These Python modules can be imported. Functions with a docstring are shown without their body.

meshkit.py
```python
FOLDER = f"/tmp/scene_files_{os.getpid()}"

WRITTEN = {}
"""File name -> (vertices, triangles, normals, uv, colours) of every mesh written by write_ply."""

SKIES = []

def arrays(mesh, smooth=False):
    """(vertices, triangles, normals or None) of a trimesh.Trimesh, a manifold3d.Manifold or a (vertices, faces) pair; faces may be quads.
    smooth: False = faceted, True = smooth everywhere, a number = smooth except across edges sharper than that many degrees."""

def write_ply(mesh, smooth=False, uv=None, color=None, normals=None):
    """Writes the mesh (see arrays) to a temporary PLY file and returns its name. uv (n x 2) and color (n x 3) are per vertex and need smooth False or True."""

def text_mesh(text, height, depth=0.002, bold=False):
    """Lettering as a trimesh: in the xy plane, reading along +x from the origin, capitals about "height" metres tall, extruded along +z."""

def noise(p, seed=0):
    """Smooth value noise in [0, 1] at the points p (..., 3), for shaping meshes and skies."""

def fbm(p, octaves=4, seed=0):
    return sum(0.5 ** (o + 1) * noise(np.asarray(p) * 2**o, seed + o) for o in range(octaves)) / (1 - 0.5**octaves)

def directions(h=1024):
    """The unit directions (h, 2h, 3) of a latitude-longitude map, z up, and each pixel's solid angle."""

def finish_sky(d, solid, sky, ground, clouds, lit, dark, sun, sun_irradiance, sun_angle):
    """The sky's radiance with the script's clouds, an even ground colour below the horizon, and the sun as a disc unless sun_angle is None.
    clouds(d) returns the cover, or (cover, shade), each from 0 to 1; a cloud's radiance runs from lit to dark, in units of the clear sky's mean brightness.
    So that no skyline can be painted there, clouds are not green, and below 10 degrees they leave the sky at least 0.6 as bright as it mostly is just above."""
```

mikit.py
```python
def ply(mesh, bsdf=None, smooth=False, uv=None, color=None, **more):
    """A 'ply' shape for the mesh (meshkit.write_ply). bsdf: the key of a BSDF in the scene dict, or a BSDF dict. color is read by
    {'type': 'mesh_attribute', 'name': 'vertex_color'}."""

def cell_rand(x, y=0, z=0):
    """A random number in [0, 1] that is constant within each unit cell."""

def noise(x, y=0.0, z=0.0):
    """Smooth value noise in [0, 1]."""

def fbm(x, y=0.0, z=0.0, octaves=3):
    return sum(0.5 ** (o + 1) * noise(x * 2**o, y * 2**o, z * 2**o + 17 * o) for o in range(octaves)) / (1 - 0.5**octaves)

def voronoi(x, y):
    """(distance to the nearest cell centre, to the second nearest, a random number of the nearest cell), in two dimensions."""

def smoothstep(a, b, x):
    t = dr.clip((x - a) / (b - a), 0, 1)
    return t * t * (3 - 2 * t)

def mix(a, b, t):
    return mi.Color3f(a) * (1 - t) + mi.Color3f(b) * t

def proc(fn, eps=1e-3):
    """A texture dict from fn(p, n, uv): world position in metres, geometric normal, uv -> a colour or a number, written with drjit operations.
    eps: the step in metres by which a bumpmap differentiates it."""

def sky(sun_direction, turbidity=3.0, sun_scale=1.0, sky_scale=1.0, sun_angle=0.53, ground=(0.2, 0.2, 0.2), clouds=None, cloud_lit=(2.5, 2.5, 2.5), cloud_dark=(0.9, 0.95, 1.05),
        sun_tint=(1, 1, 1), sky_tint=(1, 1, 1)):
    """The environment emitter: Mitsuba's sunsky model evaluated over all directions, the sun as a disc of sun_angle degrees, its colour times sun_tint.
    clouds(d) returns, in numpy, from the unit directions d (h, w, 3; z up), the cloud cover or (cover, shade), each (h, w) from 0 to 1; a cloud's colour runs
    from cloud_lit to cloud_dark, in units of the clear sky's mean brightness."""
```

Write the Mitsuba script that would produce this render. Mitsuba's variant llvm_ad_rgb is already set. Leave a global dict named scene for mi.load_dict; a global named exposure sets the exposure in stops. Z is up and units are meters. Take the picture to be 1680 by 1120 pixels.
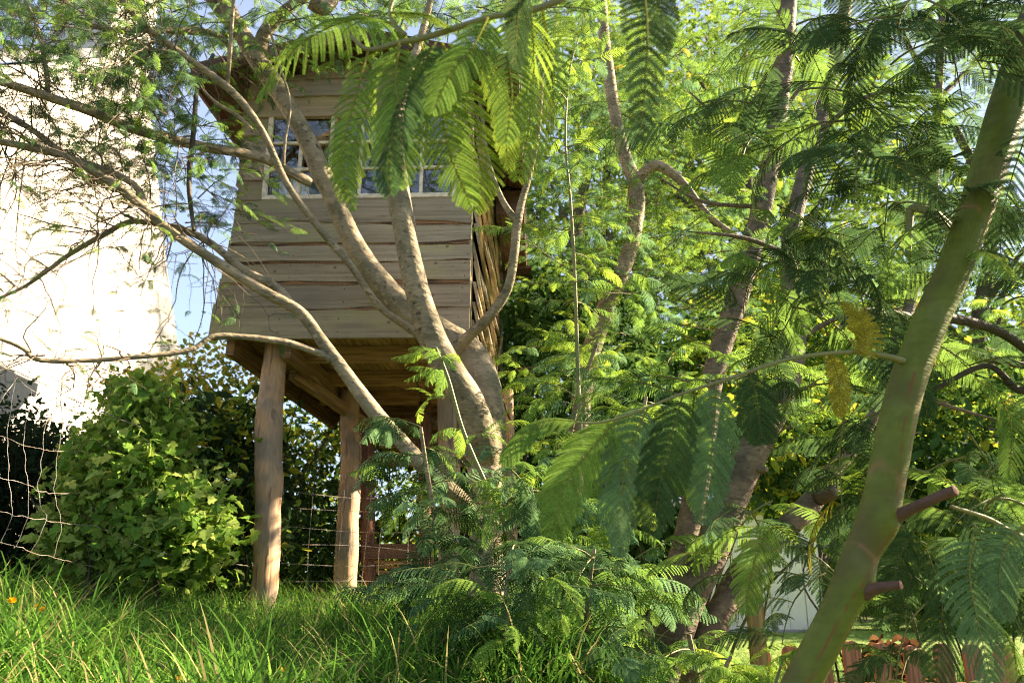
import math, random
import numpy as np, trimesh, mitsuba as mi, drjit as dr
import mikit, meshkit
from mikit import proc, noise, fbm, mix, smoothstep, cell_rand
T = mi.ScalarTransform4f
random.seed(11); R = np.random.default_rng(11)
scene, labels = {}, {}

# ---------------------------------------------------------------- camera, sky, exposure
EYE = 1.15
PITCH = math.radians(16.4)
scene['camera'] = dict(type='thinlens', fov=65.46, fov_axis='x', near_clip=0.05, far_clip=500.0, aperture_radius=0.0026, focus_distance=2.6,
    to_world=T().look_at(origin=[0, 0, EYE], target=[0, math.cos(PITCH), EYE + math.sin(PITCH)], up=[0, 0, 1]))
SUN = (0.80, 0.25, 0.54)
scene['sky'] = mikit.sky(SUN, turbidity=3, sun_scale=1.6, sky_scale=.74, sun_tint=(1.04, 1.06, 1.06), sky_tint=(.96, .95, 1.0),
    clouds=lambda d: .30 + .0 * d[..., 2], cloud_lit=(1.5, 1.45, 1.45))
exposure = 3.78

# ---------------------------------------------------------------- materials
def fine(p, s): return fbm(p.x * s, p.y * s, p.z * s, octaves=3)
def vcol(): return {'type': 'mesh_attribute', 'name': 'vertex_color'}
def two(b): return {'type': 'twosided', 'bsdf': b}
scene['leaf'] = {'type': 'principledthin', 'base_color': vcol(), 'diff_trans': 1.0, 'roughness': 0.5, 'eta': 1.4}
scene['glossy_leaf'] = {'type': 'principledthin', 'base_color': vcol(), 'diff_trans': 0.6, 'roughness': 0.32, 'eta': 1.45}

def bark_fn(a, b, s):
    def f(p, n, uv):
        g = fine(p, 9 * s); h = fbm(p.x * 40 * s, p.y * 40 * s, p.z * 90 * s, octaves=2)
        c = mix(a, b, smoothstep(.3, .7, g))
        c = mix(c, mi.Color3f(a) * 1.5, smoothstep(.62, .72, fine(p, 21)) * .5)                      # pale lichen
        c = mix(c, (.07, .055, .035), smoothstep(.66, .74, fine(p, 33)) * .7 + smoothstep(.6, .75, fbm(p.x * 12, p.y * 12, p.z * 5 + 7, octaves=3)) * .35)
        return c * (0.62 + 0.7 * h)
    return f
def bark_bump(p, n, uv): return 0.008 * fbm(p.x * 38, p.y * 38, p.z * 46, octaves=4) + 0.005 * smoothstep(.55, .68, fbm(p.x * 22, p.y * 22, p.z * 75, octaves=2)) * smoothstep(.4, .6, fine(p, 3))
def bark(name, a, b, s=1.0, rough=.75):
    scene[name] = two({'type': 'bumpmap', 'arbitrary': proc(bark_bump, 2e-3), 'scale': 1.0, 'bsdf': {'type': 'principled', 'base_color': proc(bark_fn(a, b, s)), 'roughness': rough, 'specular': .3}})
bark('bark_tan', (.285, .225, .145), (.165, .14, .085))
bark('bark_brown', (.155, .118, .078), (.08, .062, .042))
bark('bark_dark', (.07, .055, .035), (.045, .04, .025))
scene['bark_green'] = two({'type': 'bumpmap', 'arbitrary': proc(lambda p, n, uv: 0.0012 * fbm(p.x * 60, p.y * 60, p.z * 300, octaves=3), 1e-3), 'scale': 1.0,
    'bsdf': {'type': 'principled', 'base_color': vcol(), 'roughness': .6, 'specular': .25}})

def plank_col(p, n, uv):
    k = dr.floor(uv.x / 10); r = cell_rand(k, 3, 1); r2 = cell_rand(k, 5, 2)
    x = uv.x; y = uv.y
    wav = y + .006 * noise(x * 1.6, k) + .0015 * noise(x * 9, y * 20)
    grain = fbm(x * 7, wav * 260, k, octaves=3)
    ring = fbm(x * 1.5, wav * 60, k * 3.3, octaves=3)
    c = mix((.215, .18, .13), (.365, .31, .235), smoothstep(.25, .75, ring * .6 + grain * .4))
    c = mix(c, (.34, .32, .17), smoothstep(.5, .75, fbm(x * 2.2, y * 5, k, octaves=3)) * .6)       # lichen
    kx = x * 2.3 - dr.floor(x * 2.3); kid = dr.floor(x * 2.3)
    has = cell_rand(kid, k, 9) < .28
    d = dr.sqrt(dr.square((kx - .3 - .4 * cell_rand(kid, k, 4)) / 2.3) + dr.square((y - .06 - .1 * cell_rand(kid, k, 6)) * 1.15))
    c = mix(c, (.12, .09, .065), dr.select(has, 1 - smoothstep(.008, .017, d), 0) * .85)
    c = mix(c, (.13, .10, .07), (1 - smoothstep(.16, .3, grain)) * .55)
    c = mix(c, (.20, .18, .155), smoothstep(.55, .75, fbm(x * 1.1 + 5, y * 3, k * 2.7, octaves=3)) * .5)             # grey weathering
    xl = x - 10 * k - .3; xn = (xl - .07) / .43; nx_ = (xn - dr.floor(xn + .5)) * .43                                # nails with rust runs
    yn = dr.minimum(dr.abs(y - .045), dr.abs(y - .15)); dn = dr.sqrt(dr.square(nx_) + dr.square(yn))
    c = mix(c, (.16, .075, .03), (1 - smoothstep(.003, .016, dr.sqrt(dr.square(nx_ * 2.2) + dr.square(yn)))) * .5)
    c = mix(c, (.05, .04, .035), 1 - smoothstep(.003, .0045, dn))
    return c * (.78 + .4 * r) * mix((1, 1, 1), (1.06, .97, .88), r2)
def plank_bump(p, n, uv):
    k = dr.floor(uv.x / 10)
    return 0.0022 * fbm(uv.x * 5, (uv.y + .012 * noise(uv.x * 3.1, k)) * 150, k, octaves=3)
scene['weathered_wood'] = two({'type': 'bumpmap', 'arbitrary': proc(plank_bump, 1e-3), 'scale': 1.0, 'bsdf': {'type': 'principled', 'base_color': proc(plank_col), 'roughness': .8, 'specular': .2}})
def edge_col(p, n, uv):
    g = fbm(uv.x * 6, uv.y * 90, dr.floor(uv.x / 10), octaves=3)
    return mix((.27, .145, .075), (.075, .045, .03), smoothstep(.3, .65, g))
scene['raw_edge'] = two({'type': 'principled', 'base_color': proc(edge_col), 'roughness': .8, 'specular': .2})
def joist_col(p, n, uv):
    k = dr.floor(uv.x / 10)
    g = fbm(uv.x * 4, uv.y * 110, k, octaves=3)
    return mix((.36, .225, .115), (.19, .115, .06), smoothstep(.3, .7, g)) * (.75 + .45 * cell_rand(k, 2, 7))
scene['brown_wood'] = two({'type': 'principled', 'base_color': proc(joist_col), 'roughness': .7, 'specular': .25})
def red_col(p, n, uv):
    k = dr.floor(uv.x / 10); g = fbm(uv.x * 3, uv.y * 120, k, octaves=3)
    return mix((.145, .082, .052), (.08, .048, .034), smoothstep(.3, .7, g)) * (.8 + .4 * cell_rand(k, 2, 7))
scene['red_wood'] = two({'type': 'principled', 'base_color': proc(red_col), 'roughness': .65, 'specular': .3})
KNOTS = [(-1.793, 5.500, 2.462), (-1.706, 5.460, 2.141), (-1.647, 5.480, 2.339), (-1.729, 5.460, 2.261), (-1.665, 5.480, 2.187)]
def post_col(p, n, uv):
    g = fbm(p.x * 34, p.y * 34, p.z * 1.8, octaves=3); h = fbm(p.x * 120, p.y * 120, p.z * 8, octaves=2); q = fine(p, 5)
    c = mix((.47, .295, .17), (.29, .215, .155), smoothstep(.35, .65, q))
    c = mix(c, (.20, .13, .09), (1 - smoothstep(.29, .37, g)) * .9)
    for kx, ky, kz in KNOTS:
        c = mix(c, (.09, .06, .045), 1 - smoothstep(.018, .045, dr.sqrt(dr.square(p.x - kx) + dr.square(p.y - ky) + dr.square((p.z - kz) * .8)) + .02 * fine(p, 40)))
    return c * (.7 + .55 * h)
scene['debarked_log'] = two({'type': 'bumpmap', 'arbitrary': proc(lambda p, n, uv: .004 * fbm(p.x * 60, p.y * 60, p.z * 5, octaves=3), 1e-3), 'scale': 1.0,
    'bsdf': {'type': 'principled', 'base_color': proc(post_col), 'roughness': .7, 'specular': .25}})
scene['cream_paint'] = two({'type': 'principled', 'base_color': proc(lambda p, n, uv: mix((.74, .65, .52), (.55, .47, .36), smoothstep(.35, .7, fine(p, 30)))), 'roughness': .6})
def render_col(p, n, uv):
    c = mix((.54, .505, .47), (.46, .425, .39), smoothstep(.4, .75, fine(p, .9)))
    c = mix(c, (.33, .29, .24), smoothstep(.5, .78, fbm(p.x * 2, p.y * 2, p.z * .35, octaves=3)) * .45)
    return c * (.9 + .2 * fine(p, 18))
scene['white_render'] = two({'type': 'bumpmap', 'arbitrary': proc(lambda p, n, uv: .006 * fine(p, 25), 4e-3), 'scale': 1.0, 'bsdf': {'type': 'principled', 'base_color': proc(render_col), 'roughness': .9, 'specular': .1}})
scene['white_board'] = two({'type': 'principled', 'base_color': proc(lambda p, n, uv: mix((.74, .72, .66), (.62, .6, .55), fine(p, 3))), 'roughness': .7})
scene['red_wood_round'] = two({'type': 'principled', 'base_color': proc(lambda p, n, uv: mix((.21, .10, .06), (.10, .05, .035), smoothstep(.3, .7, fbm(p.x * 50, p.y * 50, p.z * 4, octaves=3)))), 'roughness': .65, 'specular': .3})
def picket_col(p, n, uv):
    k = dr.floor(uv.x / 10); g = fbm(uv.x * 5, uv.y * 130 + .8 * noise(uv.x * 3), k, octaves=3)
    return mix((.36, .155, .085), (.19, .085, .05), smoothstep(.3, .7, g)) * (.8 + .4 * cell_rand(k, 2, 7))
scene['picket_wood'] = two({'type': 'principled', 'base_color': proc(picket_col), 'roughness': .65, 'specular': .3})
scene['brown_post'] = two({'type': 'principled', 'base_color': proc(lambda p, n, uv: mix((.33, .22, .09), (.20, .125, .055), smoothstep(.3, .7, fbm(uv.x * 3, uv.y * 120, octaves=3)))), 'roughness': .7, 'specular': .25})
scene['stem_green'] = two({'type': 'principled', 'base_color': proc(lambda p, n, uv: mix((.20, .20, .06), (.13, .12, .05), fine(p, 20))), 'roughness': .6})
scene['twig_brown'] = two({'type': 'principled', 'base_color': proc(lambda p, n, uv: mix((.14, .10, .055), (.08, .06, .035), fine(p, 20))), 'roughness': .7})
scene['grass_leaf'] = {'type': 'principledthin', 'base_color': vcol(), 'diff_trans': .9, 'roughness': .45, 'eta': 1.4}
scene['grey_stone'] = two({'type': 'principled', 'base_color': proc(lambda p, n, uv: mix((.36, .33, .33), (.24, .22, .22), fine(p, 6))), 'roughness': .85})
scene['blue_wall'] = two({'type': 'principled', 'base_color': proc(lambda p, n, uv: mix((.42, .44, .52), (.36, .38, .45), fine(p, 2))), 'roughness': .8})
scene['roof_tile'] = two({'type': 'principled', 'base_color': proc(lambda p, n, uv: mix((.34, .22, .16), (.22, .15, .12), fine(p, 4))), 'roughness': .8})
scene['slate'] = two({'type': 'principled', 'base_color': proc(lambda p, n, uv: mix((.12, .12, .13), (.07, .07, .08), fine(p, 5))), 'roughness': .6})
scene['glass'] = {'type': 'thindielectric', 'int_ior': 1.8}
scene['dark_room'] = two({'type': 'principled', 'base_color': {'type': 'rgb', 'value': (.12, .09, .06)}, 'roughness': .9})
scene['cloth'] = two({'type': 'principled', 'base_color': {'type': 'rgb', 'value': (.7, .7, .74)}, 'roughness': .9})
scene['wire'] = two({'type': 'principled', 'base_color': proc(lambda p, n, uv: mix((.30, .27, .24), (.18, .13, .10), smoothstep(.4, .65, fine(p, 14)))), 'roughness': .5, 'specular': .4})
scene['cut_end'] = two({'type': 'principled', 'base_color': proc(lambda p, n, uv: mix((.30, .15, .085), (.16, .075, .05), fine(p, 150))), 'roughness': .8})
scene['cut_wood'] = two({'type': 'principled', 'base_color': proc(lambda p, n, uv: mix((.125, .058, .035), (.055, .03, .022), fine(p, 60))), 'roughness': .7})
def soil_col(p, n, uv):
    c = mix((.055, .04, .025), (.09, .07, .04), fine(p, 4))
    return mix(c, (.06, .10, .025), smoothstep(.35, .6, fine(p, 1.7)) * .8) * (.6 + .8 * fine(p, 30))
scene['soil'] = two({'type': 'principled', 'base_color': proc(soil_col), 'roughness': .95, 'specular': .1})
scene['lawn_green'] = two({'type': 'bumpmap', 'arbitrary': proc(lambda p, n, uv: .03 * fbm(p.x * 40, p.y * 40, octaves=2), 5e-3), 'scale': 1.0, 'bsdf': {'type': 'principled', 'base_color': proc(lambda p, n, uv: mix((.13, .22, .03), (.2, .27, .05), fine(p, 3)) * (.6 + .7 * fine(p, 25))), 'roughness': .8}})

# ---------------------------------------------------------------- helpers
count = {}
def numbered(key):
    n = count.get(key, 0); count[key] = n + 1
    return key if n == 0 else f'{key}_{n:03d}'
def put(key, shape):
    k = numbered(key); scene[k] = shape; return k
def tag(key, label, cat=None, group=None, kind=None):
    e = {'label': label}
    if cat: e['category'] = cat
    if group: e['group'] = group
    if kind: e['kind'] = kind
    labels[key] = e
def unit(v):
    v = np.asarray(v, float); return v / max(np.linalg.norm(v), 1e-12)

def spline(pts, seg=8):
    P = np.asarray(pts, float)
    if len(P) == 2: return P[0] + (P[1] - P[0]) * np.linspace(0, 1, seg + 1)[:, None]
    Q = np.vstack([2 * P[0] - P[1], P, 2 * P[-1] - P[-2]]); out = []
    t = np.linspace(0, 1, seg, endpoint=False)[:, None]
    for i in range(1, len(Q) - 2):
        a, b, c, d = Q[i - 1], Q[i], Q[i + 1], Q[i + 2]
        out.append(.5 * (2 * b + (c - a) * t + (2 * a - 5 * b + 4 * c - d) * t**2 + (3 * b - a - 3 * c + d) * t**3))
    return np.vstack(out + [P[-1:]])

def tube(c, r, n=8, lump=0.0, seed=0, knots=(), cap=True):
    """Tube along the points c with radii r: (vertices, faces)."""
    c = np.asarray(c, float); r = np.maximum(np.broadcast_to(np.asarray(r, float), len(c)), 3e-4)
    t = np.gradient(c, axis=0); t /= np.linalg.norm(t, axis=1, keepdims=True) + 1e-12
    x = np.zeros_like(c); a = unit(np.cross(t[0], [0.13, 1, 0.2] if abs(t[0][1]) < .9 else [1, 0, 0]))
    for i in range(len(c)):
        a = unit(a - t[i] * (a @ t[i])); x[i] = a
    y = np.cross(t, x); th = np.arange(n) * 2 * np.pi / n
    ring = x[:, None] * np.cos(th)[None, :, None] + y[:, None] * np.sin(th)[None, :, None]
    rr = np.repeat(r[:, None], n, 1)
    if lump:
        q = c[:, None] + ring * rr[..., None]
        rr = rr * (1 + lump * 2 * (meshkit.fbm(q * np.array([9, 9, 5]), 3, seed) - .5))
        for (kx, ky, kz, ks, kh) in knots:
            rr = rr + kh * np.exp(-((q - np.array([kx, ky, kz]))**2).sum(-1) / ks**2)
    v = (c[:, None] + ring * rr[..., None]).reshape(-1, 3)
    i = np.arange(len(c) - 1)[:, None] * n; j = np.arange(n)[None]; k = (j + 1) % n
    q = np.stack([i + j, i + k, i + n + k, i + n + j], -1).reshape(-1, 4)
    f = np.vstack([q[:, [0, 1, 2]], q[:, [0, 2, 3]]])
    if cap:
        v = np.vstack([v, c[:1], c[-1:]]); m = len(v); j = np.arange(n); k = (j + 1) % n; e = (len(c) - 1) * n
        f = np.vstack([f, np.stack([j * 0 + m - 2, k, j], 1), np.stack([j * 0 + m - 1, e + j, e + k], 1)])
    return v, f
def join(parts):
    vs, fs, o = [], [], 0
    for v, f in parts:
        vs.append(v); fs.append(np.asarray(f) + o); o += len(v)
    return np.vstack(vs), np.vstack(fs)
def limb(pts, seg=8, n=10, lump=.12, seed=0, knots=()):
    s = spline(pts, seg); return tube(s[:, :3], s[:, 3], n, lump, seed, knots)

class Faces:
    """Quads with their own uv, for planks and blocks."""
    def __init__(s): s.v, s.f, s.uv = [], [], []
    def strip(s, a, b, ua, ub):
        o = sum(map(len, s.v)); n = len(a)
        s.v += [a, b]; s.uv += [ua, ub]
        i = np.arange(n - 1) + o
        s.f += [np.stack([i, i + 1, i + n + 1], 1), np.stack([i, i + n + 1, i + n], 1)]
    def get(s): return (np.vstack(s.v), np.vstack(s.f)), np.vstack(s.uv)
PK = [0]
def plank(p0, p1, up, out, h, t, waney=0.0, segs=12, warp=0.0, waney_top=0.0, h1=None):
    """Board from p0 to p1 (its lower back edge), height h along up, thickness t along out; waney: how ragged the lower edge is."""
    p0, p1, up, out = (np.asarray(q, float) for q in (p0, p1, up, out)); PK[0] += 1; k = PK[0]
    L = np.linalg.norm(p1 - p0); s = np.linspace(0, 1, segs + 1); base = p0 + (p1 - p0) * s[:, None]
    q = np.stack([s * L * 2.2 + k * 7.7, s * 0 + k * 3.1, s * 0], 1)
    lo = waney * (meshkit.fbm(q, 4, 5) - .35) * 2; hi = h + (0 if h1 is None else (h1 - h) * s) + waney_top * (meshkit.fbm(q + 40, 3, 5) - .5) * 2
    w = warp * (meshkit.noise(q * .6 + 9, 3) - .5)
    o = out * w[:, None]
    A = base + up * lo[:, None] + o; B = base + up * hi[:, None] + o          # back lower, back upper
    C = A + out * t; D = B + out * t
    u = k * 10 + s * L + .3; U = lambda y: np.stack([u, y + s * 0], 1)
    m = Faces()
    m.strip(C, D, U(lo), U(hi)); m.strip(D, B, U(h), U(h + t)); m.strip(B, A, U(h + t), U(2 * h + t)); m.strip(A, C, U(2 * h + t), U(2 * h + 2 * t))
    for e in (0, -1):
        o4 = sum(map(len, m.v)); m.v.append(np.array([A[e], C[e], D[e], B[e]])); m.uv.append(np.array([[k * 10 + .1, 0], [k * 10 + .1 + t, 0], [k * 10 + .1 + t, h], [k * 10 + .1, h]]))
        m.f.append(np.array([[0, 1, 2], [0, 2, 3]]) + o4 if e else np.array([[0, 2, 1], [0, 3, 2]]) + o4)
    return m.get()
def block(p0, p1, w, h, up=(0, 0, 1)):
    """Square timber along the line p0-p1."""
    d = unit(np.subtract(p1, p0)); side = unit(np.cross(d, up)); u = np.cross(side, d)
    p0 = np.asarray(p0) - side * w / 2 - u * h / 2; p1 = np.asarray(p1) - side * w / 2 - u * h / 2
    return plank(p0, p1, u, side, h, w, 0, 3)
def wood(key, m, bsdf): return put(key, mikit.ply(m[0], bsdf, False, uv=m[1]))
def smooth(x, a, b):
    t = np.clip((x - a) / (b - a), 0, 1); return t * t * (3 - 2 * t)

# ---------------------------------------------------------------- ground
def zg(x, y):
    x, y = np.broadcast_arrays(np.asarray(x, float), np.asarray(y, float))
    bank = np.interp(y, [-3, 0, 1, 2, 3, 5, 8, 30], [-.05, 0, .25, .62, .78, .93, .93, .95]) + .12 * smooth(-x, 1.6, 3.4) * smooth(y, 1, 3)
    low = .02 + .23 * smooth(y, 1, 7)
    s = 1 - smooth(x, .05, 1.15)
    z = low + (bank - low) * s
    return z + .07 * (meshkit.fbm(np.stack([x * .8, y * .8, x * 0], -1), 3, 2) - .5)
gx = np.unique(np.concatenate([np.linspace(-120, -8, 15), np.linspace(-8, 8, 100), np.linspace(8, 120, 15)]))
gy = np.unique(np.concatenate([np.linspace(-60, -2, 10), np.linspace(-2, 12, 90), np.linspace(12, 160, 22)]))
X, Y = np.meshgrid(gx, gy)
gv = np.stack([X, Y, zg(X, Y)], -1).reshape(-1, 3)
i, j = np.meshgrid(np.arange(len(gx) - 1), np.arange(len(gy) - 1)); a = (j * len(gx) + i).ravel(); nx = len(gx)
gf = np.vstack([np.stack([a, a + 1, a + nx + 1], 1), np.stack([a, a + nx + 1, a + nx], 1)])
scene['ground'] = mikit.ply((gv, gf), 'soil', True); tag('ground', 'dark garden earth rising to a bank on the left', kind='structure')
lx = np.linspace(1.5, 30, 60); ly = np.linspace(8.3, 17, 30); X, Y = np.meshgrid(lx, ly)
lv = np.stack([X, Y, zg(X, Y) + .02], -1).reshape(-1, 3); i, j = np.meshgrid(np.arange(59), np.arange(29)); a = (j * 60 + i).ravel()
scene['lawn'] = mikit.ply((lv, np.vstack([np.stack([a, a + 1, a + 61], 1), np.stack([a, a + 61, a + 60], 1)])), 'lawn_green', True)
tag('lawn', 'sunlit mown lawn beyond the picket fence', kind='structure')

# ---------------------------------------------------------------- leaves and fronds as shape groups
def group(name, v, f, c, bsdf): scene[name] = {'type': 'shapegroup', 'leafage': mikit.ply((v, f), bsdf, False, color=c)}
class Leafy:
    def __init__(s): s.v, s.f, s.c = [], [], []; s.n = 0
    def add(s, v, f, c):
        v = np.asarray(v, float); s.v.append(v); s.f.append(np.asarray(f) + s.n); s.c.append(np.broadcast_to(np.asarray(c, float), v.shape)); s.n += len(v)
    def get(s): return np.vstack(s.v), np.vstack(s.f), np.vstack(s.c)
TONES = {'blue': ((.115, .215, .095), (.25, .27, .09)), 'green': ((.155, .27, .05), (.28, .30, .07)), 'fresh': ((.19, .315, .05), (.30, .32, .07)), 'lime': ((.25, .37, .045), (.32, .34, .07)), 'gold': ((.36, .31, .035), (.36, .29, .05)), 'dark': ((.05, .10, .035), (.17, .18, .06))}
def frond_mesh(lod, tone, a0, a1, droop, rng):
    """A feathery bipinnate leaf, 1 long, its stalk bending from a0 to a1 (radians above level) and the pinnae hanging by droop."""
    col, stalk = map(np.array, TONES[tone]); m = Leafy()
    s = np.linspace(0, 1, 25); ang = a0 + (a1 - a0) * s**1.2
    cx = np.concatenate([[0], np.cumsum(np.cos(ang[:-1]))]) / 24; cz = np.concatenate([[0], np.cumsum(np.sin(ang[:-1]))]) / 24
    cy = .05 * np.sin(s * 3 + rng.uniform(0, 6)) * s
    C = np.stack([cx, cy, cz], 1); Tn = np.stack([np.cos(ang), 0 * ang, np.sin(ang)], 1); Nn = np.stack([-np.sin(ang), 0 * ang, np.cos(ang)], 1)
    v, f = tube(C[::(2 if lod == 'n' else 6)], np.linspace(.0075, .003, 25)[::(2 if lod == 'n' else 6)], 4 if lod == 'n' else 3, cap=False); m.add(v, f, stalk)
    pairs = {'n': 17, 'm': 15, 'f': 11}[lod]
    for k in range(pairs):
        q = .1 + .9 * (k / (pairs - 1))**.92; p = np.array([np.interp(q, s, C[:, e]) for e in range(3)])
        t = unit([np.interp(q, s, Tn[:, e]) for e in range(3)]); n = unit([np.interp(q, s, Nn[:, e]) for e in range(3)])
        L = .30 * (math.sin(math.pi * (.18 + .80 * q**.85))**.6) * rng.uniform(.88, 1.08)
        for side in (-1, 1):
            if rng.random() < .045: continue
            L *= rng.uniform(.93, 1.05)
            sp = math.radians(62 - 22 * q) * rng.uniform(.92, 1.06); dr_ = droop * rng.uniform(.7, 1.3)
            out = np.array([0, side, 0.]); d0 = unit(t * math.cos(sp) + (out * math.cos(dr_ * .35) - n * math.sin(dr_ * .35)) * math.sin(sp))
            segs = {'n': 6, 'm': 4, 'f': 2}[lod]; pts = [p]; d = d0.copy()
            for g in range(segs):
                pts.append(pts[-1] + d * L / segs); d = unit(d - n * dr_ * .55 / segs + t * .12 / segs + np.array([0, 0, -.25 * droop / segs]))
            P = np.array(pts); w = unit(np.cross(d0, n)); w = unit(w + n * rng.uniform(-.35, .35)); cc = col * rng.uniform(.78, 1.22)
            ss = np.linspace(0, 1, segs + 1); at = lambda u: np.stack([np.interp(u, ss, P[:, e]) for e in range(3)], -1)
            if lod == 'f':
                W = .021; m.add([P[0], P[1] + w * W, P[2], P[1] - w * W], [[0, 1, 2], [0, 2, 3]], cc)
                continue
            nl = 20 if lod == 'n' else 8
            u = (np.arange(nl) + .5) / nl; b = at(u); dd = at(np.minimum(u + .03, 1)) - at(np.maximum(u - .03, 0)); dd /= np.linalg.norm(dd, axis=1, keepdims=True)
            ll = (.027 if lod == 'n' else .026) * np.clip(1.15 - .55 * u, .4, 1)[:, None]; hw = dd * (L / nl * (.48 if lod == 'n' else .52))
            for e in (-1, 1):
                tip = b + (w * e * .86 + dd * .5) * ll
                mid = b + (w * e * .86 + dd * .5) * ll * .55
                vv = np.stack([b - hw * 1.05, b + hw * 1.05, tip + hw * .5, tip - hw * .5] if lod == 'n' else [b - hw, b + hw, tip + hw * .55, tip - hw * .35], 1)
                kk = vv.shape[1]; o = np.arange(nl)[:, None] * kk
                ff = np.vstack([o + [0, 1, 2], o + [0, 2, 3]]) if kk == 4 else o + [0, 1, 2]
                m.add(vv.reshape(-1, 3), ff, np.repeat(cc[None] * rng.uniform(.85, 1.15, (nl, 1)), kk, 0))
            if lod == 'n':
                v, f = tube(P, .0022, 3, cap=False); m.add(v, f, stalk * .8)
    return m.get()
SHAPES = [(.55, -.55, .5), (.25, -1.1, .9), (-.5, -1.5, .45), (.1, -.35, 1.3)]
for lod in 'nmf':
    for tone in TONES:
        for q, (a0, a1, dp) in enumerate(SHAPES + [(a * .7 + .12, b * 1.1, c * 1.25) for a, b, c in SHAPES]):
            group(f'frond_{lod}_{tone}_{q}', *frond_mesh(lod, tone, a0, a1, dp, np.random.default_rng(q + 10 * len(lod) + 3)), 'leaf')

piece = {}
def instance(key, grp, M):
    scene[key] = {'type': 'instance', 'shapegroup': {'type': 'ref', 'id': grp}, 'to_world': T(M)}
def piece_of(holder, grp, M):
    n = piece.get(holder, 0) + 1; piece[holder] = n
    instance(f'{holder}__{n:04d}', grp, M)
def frame(pos, az, tilt, roll, s):
    ca, sa, ct, st, cr, sr = math.cos(az), math.sin(az), math.cos(tilt), math.sin(tilt), math.cos(roll), math.sin(roll)
    Rz = np.array([[ca, -sa, 0], [sa, ca, 0], [0, 0, 1]]); Ry = np.array([[ct, 0, -st], [0, 1, 0], [st, 0, ct]]); Rx = np.array([[1, 0, 0], [0, cr, -sr], [0, sr, cr]])
    M = np.eye(4); M[:3, :3] = Rz @ Ry @ Rx * s; M[:3, 3] = pos; return M
TW = {}
def twig(holder, c, r0, r1): TW.setdefault(holder, []).append(tube(c, np.linspace(r0, r1, len(c)), 5))
def pick(tones): return random.choices(list(tones), weights=list(tones.values()))[0]
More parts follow.
